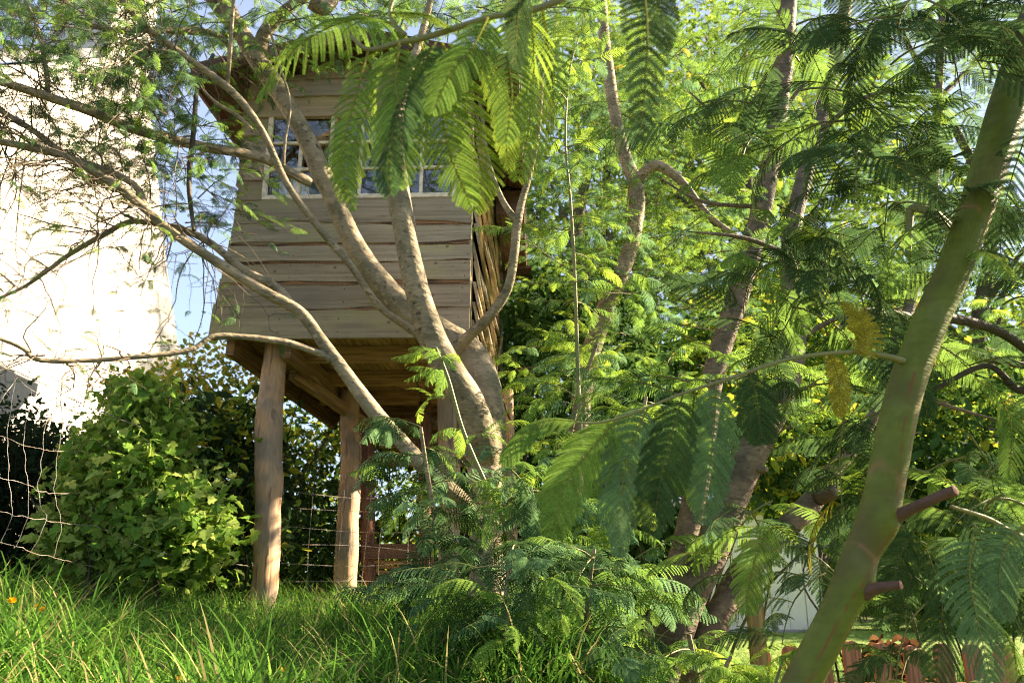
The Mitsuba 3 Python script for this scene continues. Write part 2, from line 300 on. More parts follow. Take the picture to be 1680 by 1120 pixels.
def sprig(tree, p, az, el, L, nf, size, lod, tones, shapes=(0, 1, 3), r0=.005, part=None, droop=.35, bare=.15):
    """A leafy twig of the tree: a thin stem with fronds set alternately along it."""
    n = 9; c = [np.array(p, float)]; e = el; a = az
    for q in range(n - 1):
        c.append(c[-1] + np.array([math.cos(a) * math.cos(e), math.sin(a) * math.cos(e), math.sin(e)]) * L / (n - 1))
        e -= droop / (n - 1) * random.uniform(.3, 1.7); a += random.uniform(-.16, .16)
    c = np.array(c); twig(tree, c, r0, r0 * .35)
    for k in range(nf):
        u = bare + (1 - bare) * (k + random.uniform(.2, .8)) / nf; b = np.array([np.interp(u, np.linspace(0, 1, n), c[:, q]) for q in range(3)])
        ang = a + (1 if k % 2 else -1) * random.uniform(.5, 1.3) * (1.15 - .75 * u)
        M = frame(b, ang, random.uniform(-.25, .35), random.uniform(-.6, .6), size * random.uniform(.6, 1.2))
        g = f'frond_{lod}_{pick(tones)}_{random.choice(shapes) + random.choice((0, 4))}'
        if part: instance(numbered(f'{tree}__{part}'), g, M)
        else: piece_of(f'{tree}__crown', g, M)
    return c
def crown(tree, centre, rad, n, L, nf, size, lod, tones, shapes=(0, 1, 3), el=(-.3, .8), r0=.005, seed=None, gap=0.0, droop=.5):
    """Sprigs through an ellipsoid of the crown, bunched by noise so that gaps stay open."""
    made = 0; tries = 0
    while made < n and tries < n * 12:
        tries += 1
        d = R.normal(size=3); d = d / np.linalg.norm(d) * R.uniform(.15, 1)**.6; p = np.array(centre) + d * np.array(rad)
        if meshkit.noise(p[None] * 1.7, 4)[0] < gap: continue
        az = math.atan2(d[1] * rad[1], d[0] * rad[0]) + random.uniform(-1.1, 1.1)
        sprig(tree, p, az, random.uniform(*el), L * random.uniform(.7, 1.25), nf, size, lod, tones, shapes, r0, droop=droop); made += 1

# broad leaves
def leaf_faces(L, W, fold, bend, shape='oval'):
    """One leaf from the origin along x, lying in the xy plane, folded along its midrib and bent down."""
    if shape == 'ivy':
        pr = [(0, 0), (-.10, .22), (.08, .5), (.28, .30), (.55, .40), (.62, .2), (1, 0)]
    elif shape == 'round': pr = [(0, 0), (.08, .3), (.35, .48), (.7, .36), (1, 0)]
    else: pr = [(0, 0), (.18, .30), (.45, .5), (.75, .34), (1, 0)]
    pr = np.array(pr); out = []
    for s in (1, -1):
        v = np.stack([pr[:, 0] * L, s * pr[:, 1] * W, np.abs(pr[:, 1]) * W * fold - bend * L * pr[:, 0]**2], 1)
        mid = np.array([[L * .45, 0, -bend * L * .2]]); v = np.vstack([v, mid]); k = len(v) - 1
        f = [[k, i, i + 1] if s > 0 else [k, i + 1, i] for i in range(len(pr) - 1)]
        out.append((v, np.array(f)))
    return join(out)
def cluster(name, n, L, W, col, bsdf, spread=.09, shape='oval', rng=None, fold=.35, up=.3, size_var=.3):
    rng = rng or np.random.default_rng(5); m = Leafy()
    for k in range(n):
        v, f = leaf_faces(L * rng.uniform(1 - size_var, 1 + size_var), W * rng.uniform(.75, 1.2), fold * rng.uniform(.3, 1.2), rng.uniform(0, .35), shape)
        M = frame(rng.normal(size=3) * spread, rng.uniform(0, 6.28), rng.normal() * .6 + up * .3 - .25, rng.normal() * .5, 1.0)
        m.add(v @ M[:3, :3].T + M[:3, 3], f, np.array(col[rng.integers(len(col))]) * rng.uniform(.75, 1.25))
    group(name, *m.get(), bsdf)
rg = np.random.default_rng(21)
for q in range(3):
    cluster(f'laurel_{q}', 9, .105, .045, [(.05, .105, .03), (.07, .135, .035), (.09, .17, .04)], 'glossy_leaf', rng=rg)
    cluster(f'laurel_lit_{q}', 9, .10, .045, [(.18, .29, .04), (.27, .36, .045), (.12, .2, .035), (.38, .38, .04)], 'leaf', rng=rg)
    cluster(f'privet_{q}', 14, .042, .022, [(.022, .042, .024), (.03, .055, .03), (.035, .06, .03)], 'glossy_leaf', spread=.06, rng=rg)
    cluster(f'ivy_{q}', 9, .055, .062, [(.15, .27, .045), (.22, .36, .055), (.30, .42, .07)], 'leaf', spread=.05, shape='ivy', rng=rg, fold=.15)
    cluster(f'ivy_pale_{q}', 9, .052, .06, [(.36, .46, .12), (.42, .50, .14), (.22, .36, .08)], 'leaf', spread=.05, shape='ivy', rng=rg, fold=.15)
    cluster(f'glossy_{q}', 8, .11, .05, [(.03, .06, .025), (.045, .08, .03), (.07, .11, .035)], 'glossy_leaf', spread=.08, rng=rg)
    cluster(f'hazel_{q}', 8, .05, .042, [(.22, .27, .04), (.28, .29, .04), (.36, .28, .04), (.14, .22, .04)], 'leaf', spread=.1, shape='round', rng=rg)
    cluster(f'far_leaf_{q}', 10, .16, .08, [(.10, .18, .035), (.15, .24, .045), (.21, .30, .045)], 'leaf', spread=.2, rng=rg)
for q, c in enumerate([(.15, .28, .05), (.22, .38, .06), (.34, .46, .10), (.10, .20, .045)]):
    m = Leafy(); v, f = leaf_faces(1, 1.1, .12, .15, 'ivy'); m.add(v, f, c); group(f'ivy_leaf_{q}', *m.get(), 'leaf')

def bush(holder, part, kinds, centre, rad, n, size=1.0, shell=.35, face=None, box=False, zmin=None):
    """Leaf clusters through a rounded mass (or a box), thickest near its surface, with an uneven outline."""
    C, Rd = np.array(centre, float), np.array(rad, float)
    for _ in range(n):
        if box:
            d = R.uniform(-1, 1, 3); k = R.integers(0, 3)
            if R.random() < .75: d[k] = np.sign(d[k]) * R.uniform(1 - shell, 1)
        else:
            d = R.normal(size=3); d = d / np.linalg.norm(d); w = .78 + .5 * meshkit.noise((C + d * Rd)[None] * 2.6, 8)[0]; d = d * w * (R.uniform(shell, 1)**.5)
        p = C + d * Rd
        if box: p += (meshkit.noise(p[None] * 3, 3)[0] - .5) * .3 * unit(d)
        p[2] = max(p[2], zg(p[0], p[1]) + .03)
        piece_of(f'{holder}__{part}', f'{random.choice(kinds)}_{random.randrange(3)}', frame(p, random.uniform(0, 6.28), random.gauss(0, .45), random.gauss(0, .4), size * random.uniform(.75, 1.3)))
def stems(holder, base, n, h, spread, bsdf='bark_dark', r=.012):
    m = []
    for _ in range(n):
        b = np.array([base[0] + R.uniform(-1, 1) * spread[0], base[1] + R.uniform(-1, 1) * spread[1], 0.]); b[2] = zg(b[0], b[1]) - .05
        c = [b]; d = np.array([R.normal() * .25, R.normal() * .25, 1.0])
        for k in range(6):
            c.append(c[-1] + unit(d) * h / 6 * R.uniform(.8, 1.1)); d = d + R.normal(size=3) * .22
        m.append(tube(spline(c, 3), np.linspace(r, r * .35, 19), 6))
    scene[f'{holder}__stem'] = mikit.ply(join(m), bsdf, True); labels[f'{holder}__stem'] = {'label': 'thin brown stems among the leaves', 'kind': 'stuff'}

# ---------------------------------------------------------------- the tree house
HT = 'treehouse'
tag(HT, 'wooden tree house on log stilts clad in grey wavy-edged planks with a many-paned window', 'tree house')
YAW = math.radians(2.0)
def H(x, y, z):
    """Tree-house frame (x to the right from the front right corner, y into its depth, z up) to the world."""
    return np.array([-.30 + x * math.cos(YAW) + y * math.sin(YAW), 5.5 - x * math.sin(YAW) + y * math.cos(YAW), z])
def HV(x, y, z): return H(x, y, z) - H(0, 0, 0)
W_, D_, Z0 = 1.79, 3.15, 2.80
def front(key, x0, x1, z0, z1, y=0., t=.028, wan=.012, tilt=.022, mat='weathered_wood', **k):
    up = unit(HV(0, tilt / (z1 - z0), 1)); m = plank(H(x0, y - tilt, z0 - .02), H(x1, y - tilt, z0 - .02), up, HV(0, -1, 0), z1 - z0 + .05, t, wan, 18, .012, **k)
    return wood(key, m, mat)
# lower front boards, each a little narrower than the one below it
lev = [2.79, 3.019, 3.217, 3.391, 3.5376, 3.6966, 3.903]
lef = [-1.868, -1.845, -1.83, -1.815, -1.80, -1.795, -1.79]
for q in range(6):
    k = front(f'{HT}__plank', lef[q], .004 * (q % 2), lev[q], lev[q + 1], y=-.016 - .010 * (5 - q), wan=.034 if q else .004)
    # the ragged bark edge showing under each board
    if q:
        yf = -.016 - .010 * (5 - q) - .022 - .028 + .005
        wood(f'{HT}__bark_strip', plank(H(lef[q] + .004, yf + .014, lev[q] - .038), H(-.012, yf + .014, lev[q] - .038), HV(0, .25, .97), HV(0, -1, 0), .046, .014, .028, 34), 'raw_edge')
wx0, wx1, wz0, wz1 = -1.575, -.155, 3.925, 4.61
for z0, z1 in ((3.903, 4.0727), (4.0727, 4.25), (4.25, 4.464), (4.464, 4.62)):
    front(f'{HT}__plank', -1.79 + R.uniform(-.008, .008), wx0 - .035, z0, z1, wan=.010)
    front(f'{HT}__plank', wx1 + .035, .0, z0, z1, wan=.010)
for z0, z1, a, b in ((4.62, 4.80, -1.80, 0), (4.80, 4.97, -1.79, 0)):
    front(f'{HT}__plank', a, b, z0, z1, y=-.004, wan=.012)
front(f'{HT}__plank', -1.35, -.42, 4.965, 5.10, y=-.002, wan=.010)
# window
WN = f'{HT}__window'
def bar(key, x0, z0, x1, z1, w, y=-.03, t=.04):
    return wood(key, block(H(x0, y, z0), H(x1, y, z1), t, w, HV(0, 0, 1) if abs(z1 - z0) < .01 else HV(1, 0, 0)), 'cream_paint')
bar(f'{WN}__frame', wx0 - .03, wz0 - .012, wx1 + .03, wz0 - .012, .034); bar(f'{WN}__frame', wx0 - .03, wz1 + .016, wx1 + .03, wz1 + .016, .04)
bar(f'{WN}__frame', wx0 - .016, wz0, wx0 - .016, wz1, .032, y=-.031); bar(f'{WN}__frame', wx1 + .016, wz0, wx1 + .016, wz1, .032, y=-.031)
nc, nr = 6, 3; cw, ch = (wx1 - wx0) / nc, (wz1 - wz0) / nr
for q in range(1, nc): bar(f'{WN}__muntin', wx0 + q * cw, wz0 + .004, wx0 + q * cw, wz1 - .004, .024, y=-.028, t=.03)
for q in range(1, nr): bar(f'{WN}__muntin', wx0, wz0 + q * ch, wx1, wz0 + q * ch, .02, y=-.028, t=.026)
for a in range(nc):
    for b in range(nr):
        x, z = wx0 + a * cw + .013, wz0 + b * ch + .011; y = -.022
        tl = R.normal(size=2) * .004
        v = [H(x, y + tl[0], z), H(x + cw - .026, y - tl[0], z), H(x + cw - .026, y - tl[0] + tl[1], z + ch - .022), H(x, y + tl[0] + tl[1], z + ch - .022)]
        put(f'{WN}__pane', mikit.ply((v, [[0, 1, 2], [0, 2, 3]]), 'glass'))
# pale cloth hanging inside, lower left
s = np.linspace(0, 1, 30); cv = np.vstack([[H(-1.55 + .24 * t, .16 + .02 * math.sin(t * 22), z) for t in s] for z in (3.7, 4.16)])
q = np.arange(29); scene[f'{HT}__curtain'] = mikit.ply((cv, np.vstack([np.stack([q, q + 1, q + 31], 1), np.stack([q, q + 31, q + 30], 1)])), 'cloth', True)
labels[f'{HT}__curtain'] = {'label': 'pale cloth hanging behind the lower left panes'}
# inner lining and floor
def sheet(key, pts, bsdf, t=.02):
    """A flat board of thickness t whose corners are given."""
    p = np.array(pts, float); n = unit(np.cross(p[1] - p[0], p[2] - p[0])); m = len(p)
    v = np.vstack([p, p + n * t]); f = [[0, i + 1, i] for i in range(1, m - 1)] + [[m, m + i, m + i + 1] for i in range(1, m - 1)]
    for i in range(m): k = (i + 1) % m; f += [[i, k, k + m], [i, k + m, i + m]]
    return put(key, mikit.ply((v, f), bsdf))
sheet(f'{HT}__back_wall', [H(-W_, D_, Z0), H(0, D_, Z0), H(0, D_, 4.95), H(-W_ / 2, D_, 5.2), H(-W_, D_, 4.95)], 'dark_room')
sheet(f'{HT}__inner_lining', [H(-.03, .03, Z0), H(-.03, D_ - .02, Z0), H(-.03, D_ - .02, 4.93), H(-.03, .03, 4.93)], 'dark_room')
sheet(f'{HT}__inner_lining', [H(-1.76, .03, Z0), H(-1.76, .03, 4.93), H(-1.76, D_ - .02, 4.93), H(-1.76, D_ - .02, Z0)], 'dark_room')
# right wall: overlapping wavy boards, and the left one
zz = np.concatenate([[2.62], np.cumsum(R.uniform(.13, .17, 20)) + 2.62])
for q in range(19):
    z0 = zz[q]; z1 = zz[q + 1]; tl = .03
    if z1 > 5.0: break
    a = H(.012 + tl, 0.02 + R.uniform(-.02, .01), z0); b = H(.012 + tl, D_ + R.uniform(-.05, .03), z0)
    wood(f'{HT}__plank', plank(a, b, unit(HV(-tl / (z1 - z0), 0, 1)), HV(1, 0, 0), z1 - z0 + .05, .024, .026, 26, .03), 'weathered_wood')
    a = H(-1.80 - tl * .6, 0.03, z0 + .14); b = H(-1.80 - tl * .6, D_, z0 + .14)
    if z0 > 2.62: wood(f'{HT}__plank', plank(a, b, unit(HV(tl * .6 / (z1 - z0), 0, 1)), HV(-1, 0, 0), z1 - z0 + .05, .026, .018, 12, .02), 'weathered_wood')
wood(f'{HT}__corner_post', block(H(-.03, .035, Z0 - .1), H(-.03, .035, 4.9), .07, .07, HV(1, 0, 0)), 'weathered_wood')
wood(f'{HT}__corner_board', block(H(.055, D_ + .06, 2.2), H(.055, D_ + .06, 4.6), .10, .05, HV(1, 0, 0)), 'weathered_wood')
# floor boards, joists and edge beams
for q in range(16):
    y = .04 + q * (D_ - .1) / 16
    pass
for q in range(11):
    x = -W_ + .03 + q * (W_ - .06) / 11
    wood(f'{HT}__floor_board', plank(H(x, .02, Z0 + .06), H(x, D_, Z0 + .06), HV(1, 0, 0), HV(0, 0, 1), (W_ - .06) / 11 - .006, .024, 0, 3), 'brown_wood')
for y in (.42, 1.2, 2.0, 2.75): wood(f'{HT}__joist', block(H(-1.62, y, Z0 - .004), H(-.02, y, Z0 - .004), .07, .12), 'brown_wood')
for x in (-1.76, -1.34, -.03): wood(f'{HT}__edge_beam', block(H(x, .03, Z0 - (.03 if x != -1.34 else .06)), H(x, D_ - .02, Z0 - (.03 if x != -1.34 else .06)), .06, .15), 'brown_wood')
wood(f'{HT}__edge_beam', block(H(-1.72, D_ + .03, Z0 - .06), H(0.0, D_ + .03, Z0 - .06), .06, .18), 'brown_wood')
wood(f'{HT}__brace', block(H(-1.45, .55, Z0 - .12), H(-.85, 2.7, 2.35), .06, .09), 'brown_wood')
for z in (2.2, 2.38, 2.56): wood(f'{HT}__cross_beam', block(H(-1.05, 2.1, z), H(-.05, 2.1, z), .05, .10), 'brown_wood')
# roof
def roof(x): return 5.17 - .25 * abs(x + W_ / 2)
for s_ in (-1, 1):
    e = -W_ / 2 + s_ * (W_ / 2 + .34); c = -W_ / 2
    n0 = 9
    for q in range(n0):
        a, b = c + (e - c) * q / n0, c + (e - c) * (q + 1) / n0 - s_ * .006
        m = plank(H(a, -.30, roof(a)), H(a, D_ + .3, roof(a)), unit(HV(b - a, 0, roof(b) - roof(a))), unit(HV(s_ * .25, 0, 1)), abs(b - a) * 1.03, .022, 0, 3); wood(f'{HT}__roof_board', m, 'red_wood')
    sheet(f'{HT}__roof_cover', [H(c, -.32, roof(c) + .035), H(e + s_ * .03, -.32, roof(e) + .028), H(e + s_ * .03, D_ + .32, roof(e) + .028), H(c, D_ + .32, roof(c) + .035)][::s_], 'slate', .012)
    wood(f'{HT}__fascia', plank(H(e, -.31, roof(e) - .10), H(e, D_ + .31, roof(e) - .10), HV(0, 0, 1), HV(s_, 0, 0), .125, .022, .004, 8), 'red_wood')
    wood(f'{HT}__barge_board', plank(H(c, -.33, roof(c) - .09), H(e, -.33, roof(e) - .09), unit(HV(0, 0, 1)), HV(0, -1, 0), .12, .022, .004, 8), 'red_wood')
wood(f'{HT}__eaves_box', block(H(.22, 1.7, 4.70), H(.22, D_ + .25, 4.70), .28, .26), 'red_wood'); labels[f'{HT}__eaves_box'] = {'label': 'red-brown boarded box under the right eaves'}
wood(f'{HT}__eaves_box', plank(H(.06, D_ - .1, 4.54), H(.42, D_ - .1, 4.54), HV(0, 1, 0), HV(0, 0, 1), .4, .03, .0, 4), 'red_wood')

# log stilts
def log(key, pts, bsdf='debarked_log', n=30, lump=.19, seed=0, knots=()):
    return put(key, mikit.ply(limb(pts, 14, n, lump, seed, knots), bsdf, True))
kn = [np.array(q) for q in ((-1.799, 5.520, 2.467), (-1.718, 5.500, 2.148), (-1.653, 5.500, 2.343), (-1.599, 5.500, 1.444), (-1.727, 5.500, 1.728))]
log(f'{HT}__stilt', [(-1.708, 5.620, 0.876, 0.0976), (-1.669, 5.620, 1.090, 0.0905), (-1.684, 5.620, 1.491, 0.0882), (-1.703, 5.640, 1.742, 0.0896), (-1.739, 5.660, 2.089, 0.0959), (-1.759, 5.700, 2.455, 0.0893), (-1.763, 5.750, 2.866, 0.0826)], seed=4, knots=[(*kn[0], .05, .022), (*kn[1], .03, .012), (*kn[2], .04, .012), (*kn[3], .04, .016), (*kn[4], .05, .01)])
log(f'{HT}__stilt', [(-1.391, 6.900, 0.790, 0.0997), (-1.383, 6.900, 1.076, 0.0959), (-1.392, 6.900, 1.569, 0.0928), (-1.406, 6.950, 2.090, 0.0849), (-1.443, 7.000, 2.475, 0.0814), (-1.459, 7.000, 2.753, 0.0823)], seed=9)
log(f'{HT}__stilt', [(-0.492, 6.300, 0.843, 0.0820), (-0.486, 6.300, 1.171, 0.0787), (-0.481, 6.300, 1.578, 0.0802), (-0.495, 6.300, 2.002, 0.0865), (-0.523, 6.300, 2.392, 0.0734), (-0.544, 6.300, 2.848, 0.0749)], seed=14)
log(f'{HT}__stilt', [(-0.011, 7.900, 0.846, 0.0688), (-0.012, 7.900, 1.629, 0.0590), (-0.036, 7.900, 2.461, 0.0608), (-0.050, 7.900, 2.959, 0.0619)], seed=19)
for k, l in (('', 'pale debarked log stilt at the front left corner'), ('_001', 'greyer log stilt at the back left'), ('_002', 'log stilt beside the mimosa trunk'), ('_003', 'thin log stilt behind the mimosa trunk')): labels[f'{HT}__stilt{k}'] = {'label': l}

# rack of reddish posts and rails under the floor, with boards stacked in it
RK = 'timber_rack'
tag(RK, 'low rack of red-brown posts and rails under the tree house', 'rack')
log(f'{RK}__post', [(-1.275, 7.500, 0.784, 0.0651), (-1.311, 7.500, 1.388, 0.0667), (-1.351, 7.500, 2.050, 0.0684), (-1.392, 7.500, 2.748, 0.0702)], 'red_wood_round', 16, .05, 3)
log(f'{RK}__post', [(-0.750, 7.500, 0.835, 0.0652), (-0.778, 7.500, 1.388, 0.0667), (-0.815, 7.500, 2.050, 0.0627), (-0.837, 7.500, 2.748, 0.0643)], 'red_wood_round', 16, .05, 5)
for a, b in (((-1.318, 7.420, 1.364), (-0.703, 7.420, 1.364)), ((-1.299, 7.420, 0.998), (-0.693, 7.420, 0.998))): wood(f'{RK}__rail', block(a, b, .05, .13), 'red_wood')
for q, (a, b) in enumerate((((-1.274, 7.620, 1.132), (-0.827, 7.620, 1.121)), ((-1.279, 7.600, 1.186), (-0.837, 7.600, 1.170)), ((-1.276, 7.600, 1.240), (-0.827, 7.600, 1.207)), ((-1.275, 7.550, 1.276), (-0.813, 7.550, 1.260)))):
    k = wood('stacked_board', block(a, b, .16, .035), 'brown_wood'); tag(k, ('lowest', 'second lowest', 'second highest', 'topmost')[q] + ' brown board stacked in the timber rack under the tree house', 'board', 'boards stacked in the timber rack')
# ---------------------------------------------------------------- white house on the left
WH = 'white_house'
tag(WH, 'tall white rendered gable wall with a chimney behind the left branches', 'house')
wx = -5.0
def prism(pts, x0, x1):
    """Outline in (y, z) extruded from x0 to x1."""
    from shapely.geometry import Polygon
    m = trimesh.creation.extrude_polygon(Polygon(pts), abs(x1 - x0), engine='earcut'); v = np.array(m.vertices)
    return np.stack([min(x0, x1) + v[:, 2], v[:, 0], v[:, 1]], 1), np.array(m.faces)
out = [(3.0, -.5), (12.6, -.5), (12.45, 2.2), (12.3, 3.5), (11.6, 4.25), (10.67, 5.6), (9.95, 6.85), (9.5, 7.6), (8.4, 7.25), (7.4, 6.45), (4.6, 4.3), (3.4, 3.4), (3.0, 3.1)]
scene[f'{WH}__wall'] = mikit.ply(prism(out, wx, wx - .5), 'white_render')
ch = [(8.42, 7.0), (9.52, 7.3), (9.46, 9.6), (8.46, 9.6)]
scene[f'{WH}__chimney'] = mikit.ply(prism(ch, wx - .006, wx - .75), 'white_render')
labels[f'{WH}__chimney'] = {'label': 'broad rendered chimney on the gable'}
scene[f'{WH}__chimney__cap'] = mikit.ply(prism([(8.36, 9.6), (9.56, 9.6), (9.5, 9.72), (8.4, 9.72)], wx + .06, wx - .8), 'grey_stone')
def slope(a, b, t=.10):
    (ya, za), (yb, zb) = a, b; n = unit([za - zb, yb - ya]) * (1 if yb > ya else -1)
    return prism([(ya, za), (yb, zb), (yb + n[0] * t, zb + n[1] * t), (ya + n[0] * t, za + n[1] * t)], wx - .06, wx - 9)
scene[f'{WH}__roof'] = mikit.ply(join([slope((3.0, 3.12), (8.41, 7.27)), slope((9.53, 7.56), (11.97, 3.57))]), 'slate')

# ---------------------------------------------------------------- far houses and fence on the right
FH = 'distant_house'
tag(FH, 'distant grey-blue house with a brown tiled roof behind the right-hand trees', 'house')
def boxm(x0, x1, y0, y1, z0, z1):
    m = trimesh.creation.box([x1 - x0, y1 - y0, z1 - z0]); m.apply_translation([(x0 + x1) / 2, (y0 + y1) / 2, (z0 + z1) / 2]); return np.array(m.vertices), np.array(m.faces)
hx0, hx1, hy0, hy1, he, hr = 8.4, 15.6, 24.0, 31.0, 7.2, 9.9
scene[f'{FH}__wall'] = mikit.ply(boxm(hx0, hx1, hy0, hy1, 0, he), 'blue_wall')
hm = (hx0 + hx1) / 2
for y_ in (hy0, hy1): put(f'{FH}__gable', mikit.ply(([(hx0, y_, he), (hx1, y_, he), (hm, y_, hr)], [[0, 1, 2]]), 'blue_wall'))
for s_ in (-1, 1):
    for q in range(9):
        a, b = q / 9, (q + 1) / 9; e = hx0 - .3 if s_ < 0 else hx1 + .3
        xa, xb = e + (hm - e) * a, e + (hm - e) * b; za, zb = he - .22 + (hr - he + .22) * a, he - .22 + (hr - he + .22) * b
        v = [(xa, hy0 - .3, za + .10), (xb, hy0 - .3, zb + .05), (xb, hy1 + .3, zb + .05), (xa, hy1 + .3, za + .10), (xa, hy0 - .3, za), (xb, hy0 - .3, zb), (xb, hy1 + .3, zb), (xa, hy1 + .3, za)]
        f = [[0, 1, 2], [0, 2, 3], [4, 6, 5], [4, 7, 6], [0, 4, 5], [0, 5, 1], [3, 2, 6], [3, 6, 7], [0, 3, 7], [0, 7, 4]]
        put(f'{FH}__tile_course', mikit.ply((v, f), 'roof_tile'))
for x in (9.6, 11.6, 13.6):
    k = put(f'{FH}__window', mikit.ply(boxm(x, x + .9, hy0 - .05, hy0 + .02, 5.0, 6.3), 'white_board')); scene[f'{k}__pane'] = mikit.ply(boxm(x + .07, x + .83, hy0 - .058, hy0 - .03, 5.07, 6.23), 'slate')

SH = 'garden_shed'
tag(SH, 'low white boarded shed at the back of the sunlit lawn', 'shed')
for q in range(9):
    x = 2.5 + q * .285
    put(f'{SH}__board', mikit.ply(boxm(x, x + .272, 13.6 + .012 * (q % 2), 13.65, .33, 2.14), 'white_board'))
scene[f'{SH}__wall'] = mikit.ply(boxm(2.5, 5.05, 13.65, 14.0, .1, 2.15), 'white_board')
scene[f'{SH}__roof'] = mikit.ply(prism([(13.45, 2.15), (14.2, 2.35), (14.2, 2.42), (13.45, 2.22)], 2.35, 5.2), 'slate')
scene[f'{SH}__plinth'] = mikit.ply(boxm(2.49, 5.06, 13.57, 13.648, .1, .33), 'grey_stone')

PF = 'picket_fence'
tag(PF, 'red-brown garden fence of round-topped pickets at bottom right', 'fence')
for q in range(13):
    x = 1.055 + q * .128; y = 3.62 + .06 * (q % 3 == 1) * .1
    top = .875 + R.normal() * .008
    a = np.linspace(0, math.pi, 9); w = .037
    pts = np.vstack([[(x - w, .0), (x + w, .0)], np.stack([x + w * np.cos(a), top - .035 + .035 * np.sin(a)], 1)])
    from shapely.geometry import Polygon
    m = trimesh.creation.extrude_polygon(Polygon(pts), .02, engine='earcut'); v = np.array(m.vertices); v = np.stack([v[:, 0], y - v[:, 2], v[:, 1]], 1)
    uv = np.stack([v[:, 2] + q * 10 + .4, v[:, 0] * 1.0], 1)
    put(f'{PF}__picket', mikit.ply((v, np.array(m.faces)[:, ::-1]), 'picket_wood', False, uv=uv))
for z in (.30, .68): wood(f'{PF}__rail', block((1.0, 3.66, z), (2.8, 3.66, z), .035, .07), 'picket_wood')
m = block((1.012, 3.5, -.1), (1.012, 3.5, 1.30), .058, .058, (0, 1, 0)); k = wood('gate_post', m, 'brown_post'); tag(k, 'square weathered timber post standing left of the picket fence', 'post')

# ---------------------------------------------------------------- big mimosa beside the tree house
MT = numbered('mimosa_tree')
tag(MT, 'large many-limbed mimosa tree growing in front of the tree house', 'tree')
put(f'{MT}__trunk', mikit.ply(limb([(-0.142, 4.950, 0.757, 0.1419), (-0.148, 4.950, 1.028, 0.1154), (-0.154, 4.950, 1.307, 0.1063), (-0.160, 4.950, 1.559, 0.1042), (-0.166, 4.950, 1.782, 0.1093), (-0.164, 4.950, 1.952, 0.1218), (-0.166, 4.980, 2.132, 0.1276), (-0.205, 5.020, 2.340, 0.1261), (-0.289, 5.060, 2.535, 0.1244), (-0.479, 5.080, 2.696, 0.1056), (-0.697, 5.080, 2.859, 0.0902), (-0.868, 5.080, 3.033, 0.0827), (-1.077, 5.050, 3.324, 0.0710), (-1.268, 5.000, 3.723, 0.0676), (-1.423, 4.950, 4.050, 0.0639), (-1.585, 4.900, 4.334, 0.0621), (-1.795, 4.850, 4.647, 0.0690), (-1.960, 4.800, 4.913, 0.0564), (-2.092, 4.750, 5.183, 0.0523), (-2.257, 4.700, 5.671, 0.0443)], 8, 28, .10, 3, [(*(-1.429, 4.950, 3.790), .08, .02), (*(-0.160, 4.800, 2.021), .1, .02)]), 'bark_tan', True))
def br(pts, seed=0, n=14, lump=.12, bs='bark_tan', tree=MT, knots=()): return put(f'{tree}__limb', mikit.ply(limb(pts, 8, n, lump, seed, knots), bs, True))
br([(-0.150, 4.920, 1.815, 0.0751), (-0.192, 4.800, 1.976, 0.0999), (-0.275, 4.700, 2.170, 0.0954), (-0.452, 4.580, 2.460, 0.0875), (-0.563, 4.500, 2.779, 0.0731), (-0.633, 4.450, 3.074, 0.0700), (-0.690, 4.400, 3.373, 0.0705), (-0.729, 4.380, 3.653, 0.0638), (-0.726, 4.370, 3.817, 0.0454), (-0.676, 4.360, 4.115, 0.0307), (-0.571, 4.340, 4.506, 0.0235), (-0.478, 4.300, 4.992, 0.0159)], 11, 24, .10, knots=[(*(-0.657, 4.300, 2.990), .05, .02), (*(-0.537, 4.350, 2.725), .05, .016), (*(-0.726, 4.300, 3.355), .04, .012), (*(-0.718, 4.360, 3.832), .05, .012)])
br([(-0.147, 4.950, 1.396, 0.0284), (-0.268, 4.750, 1.560, 0.0390), (-0.462, 4.500, 1.707, 0.0438), (-0.612, 4.420, 1.866, 0.0415), (-0.773, 4.360, 2.037, 0.0414), (-0.944, 4.300, 2.256, 0.0370), (-1.055, 4.270, 2.400, 0.0347), (-1.184, 4.220, 2.562, 0.0327), (-1.351, 4.160, 2.649, 0.0304), (-1.526, 4.100, 2.748, 0.0278), (-1.700, 4.040, 2.850, 0.0257), (-1.880, 3.960, 2.962, 0.0231), (-1.990, 3.920, 3.058, 0.0230), (-2.159, 3.860, 3.180, 0.0229), (-2.408, 3.800, 3.303, 0.0208), (-2.691, 3.720, 3.340, 0.0186), (-2.904, 3.650, 3.359, 0.0161)], 21, 18, .14)
br([(-1.232, 4.210, 2.602, 0.0255), (-1.339, 4.240, 2.722, 0.0259), (-1.543, 4.280, 2.837, 0.0238), (-1.742, 4.300, 3.001, 0.0213), (-1.903, 4.320, 3.095, 0.0215), (-2.056, 4.330, 3.139, 0.0188), (-2.263, 4.340, 3.167, 0.0163), (-2.420, 4.350, 3.089, 0.0163), (-2.621, 4.360, 2.957, 0.0136), (-2.839, 4.360, 2.766, 0.0106), (-3.067, 4.360, 2.654, 0.0078)], 23, 10)
br([(-1.971, 3.920, 3.040, 0.0184), (-2.081, 3.980, 3.217, 0.0189), (-2.276, 4.020, 3.332, 0.0192), (-2.538, 4.060, 3.450, 0.0167), (-2.783, 4.100, 3.632, 0.0170), (-3.018, 4.120, 3.786, 0.0144), (-3.186, 4.120, 3.910, 0.0116)], 24, 10)
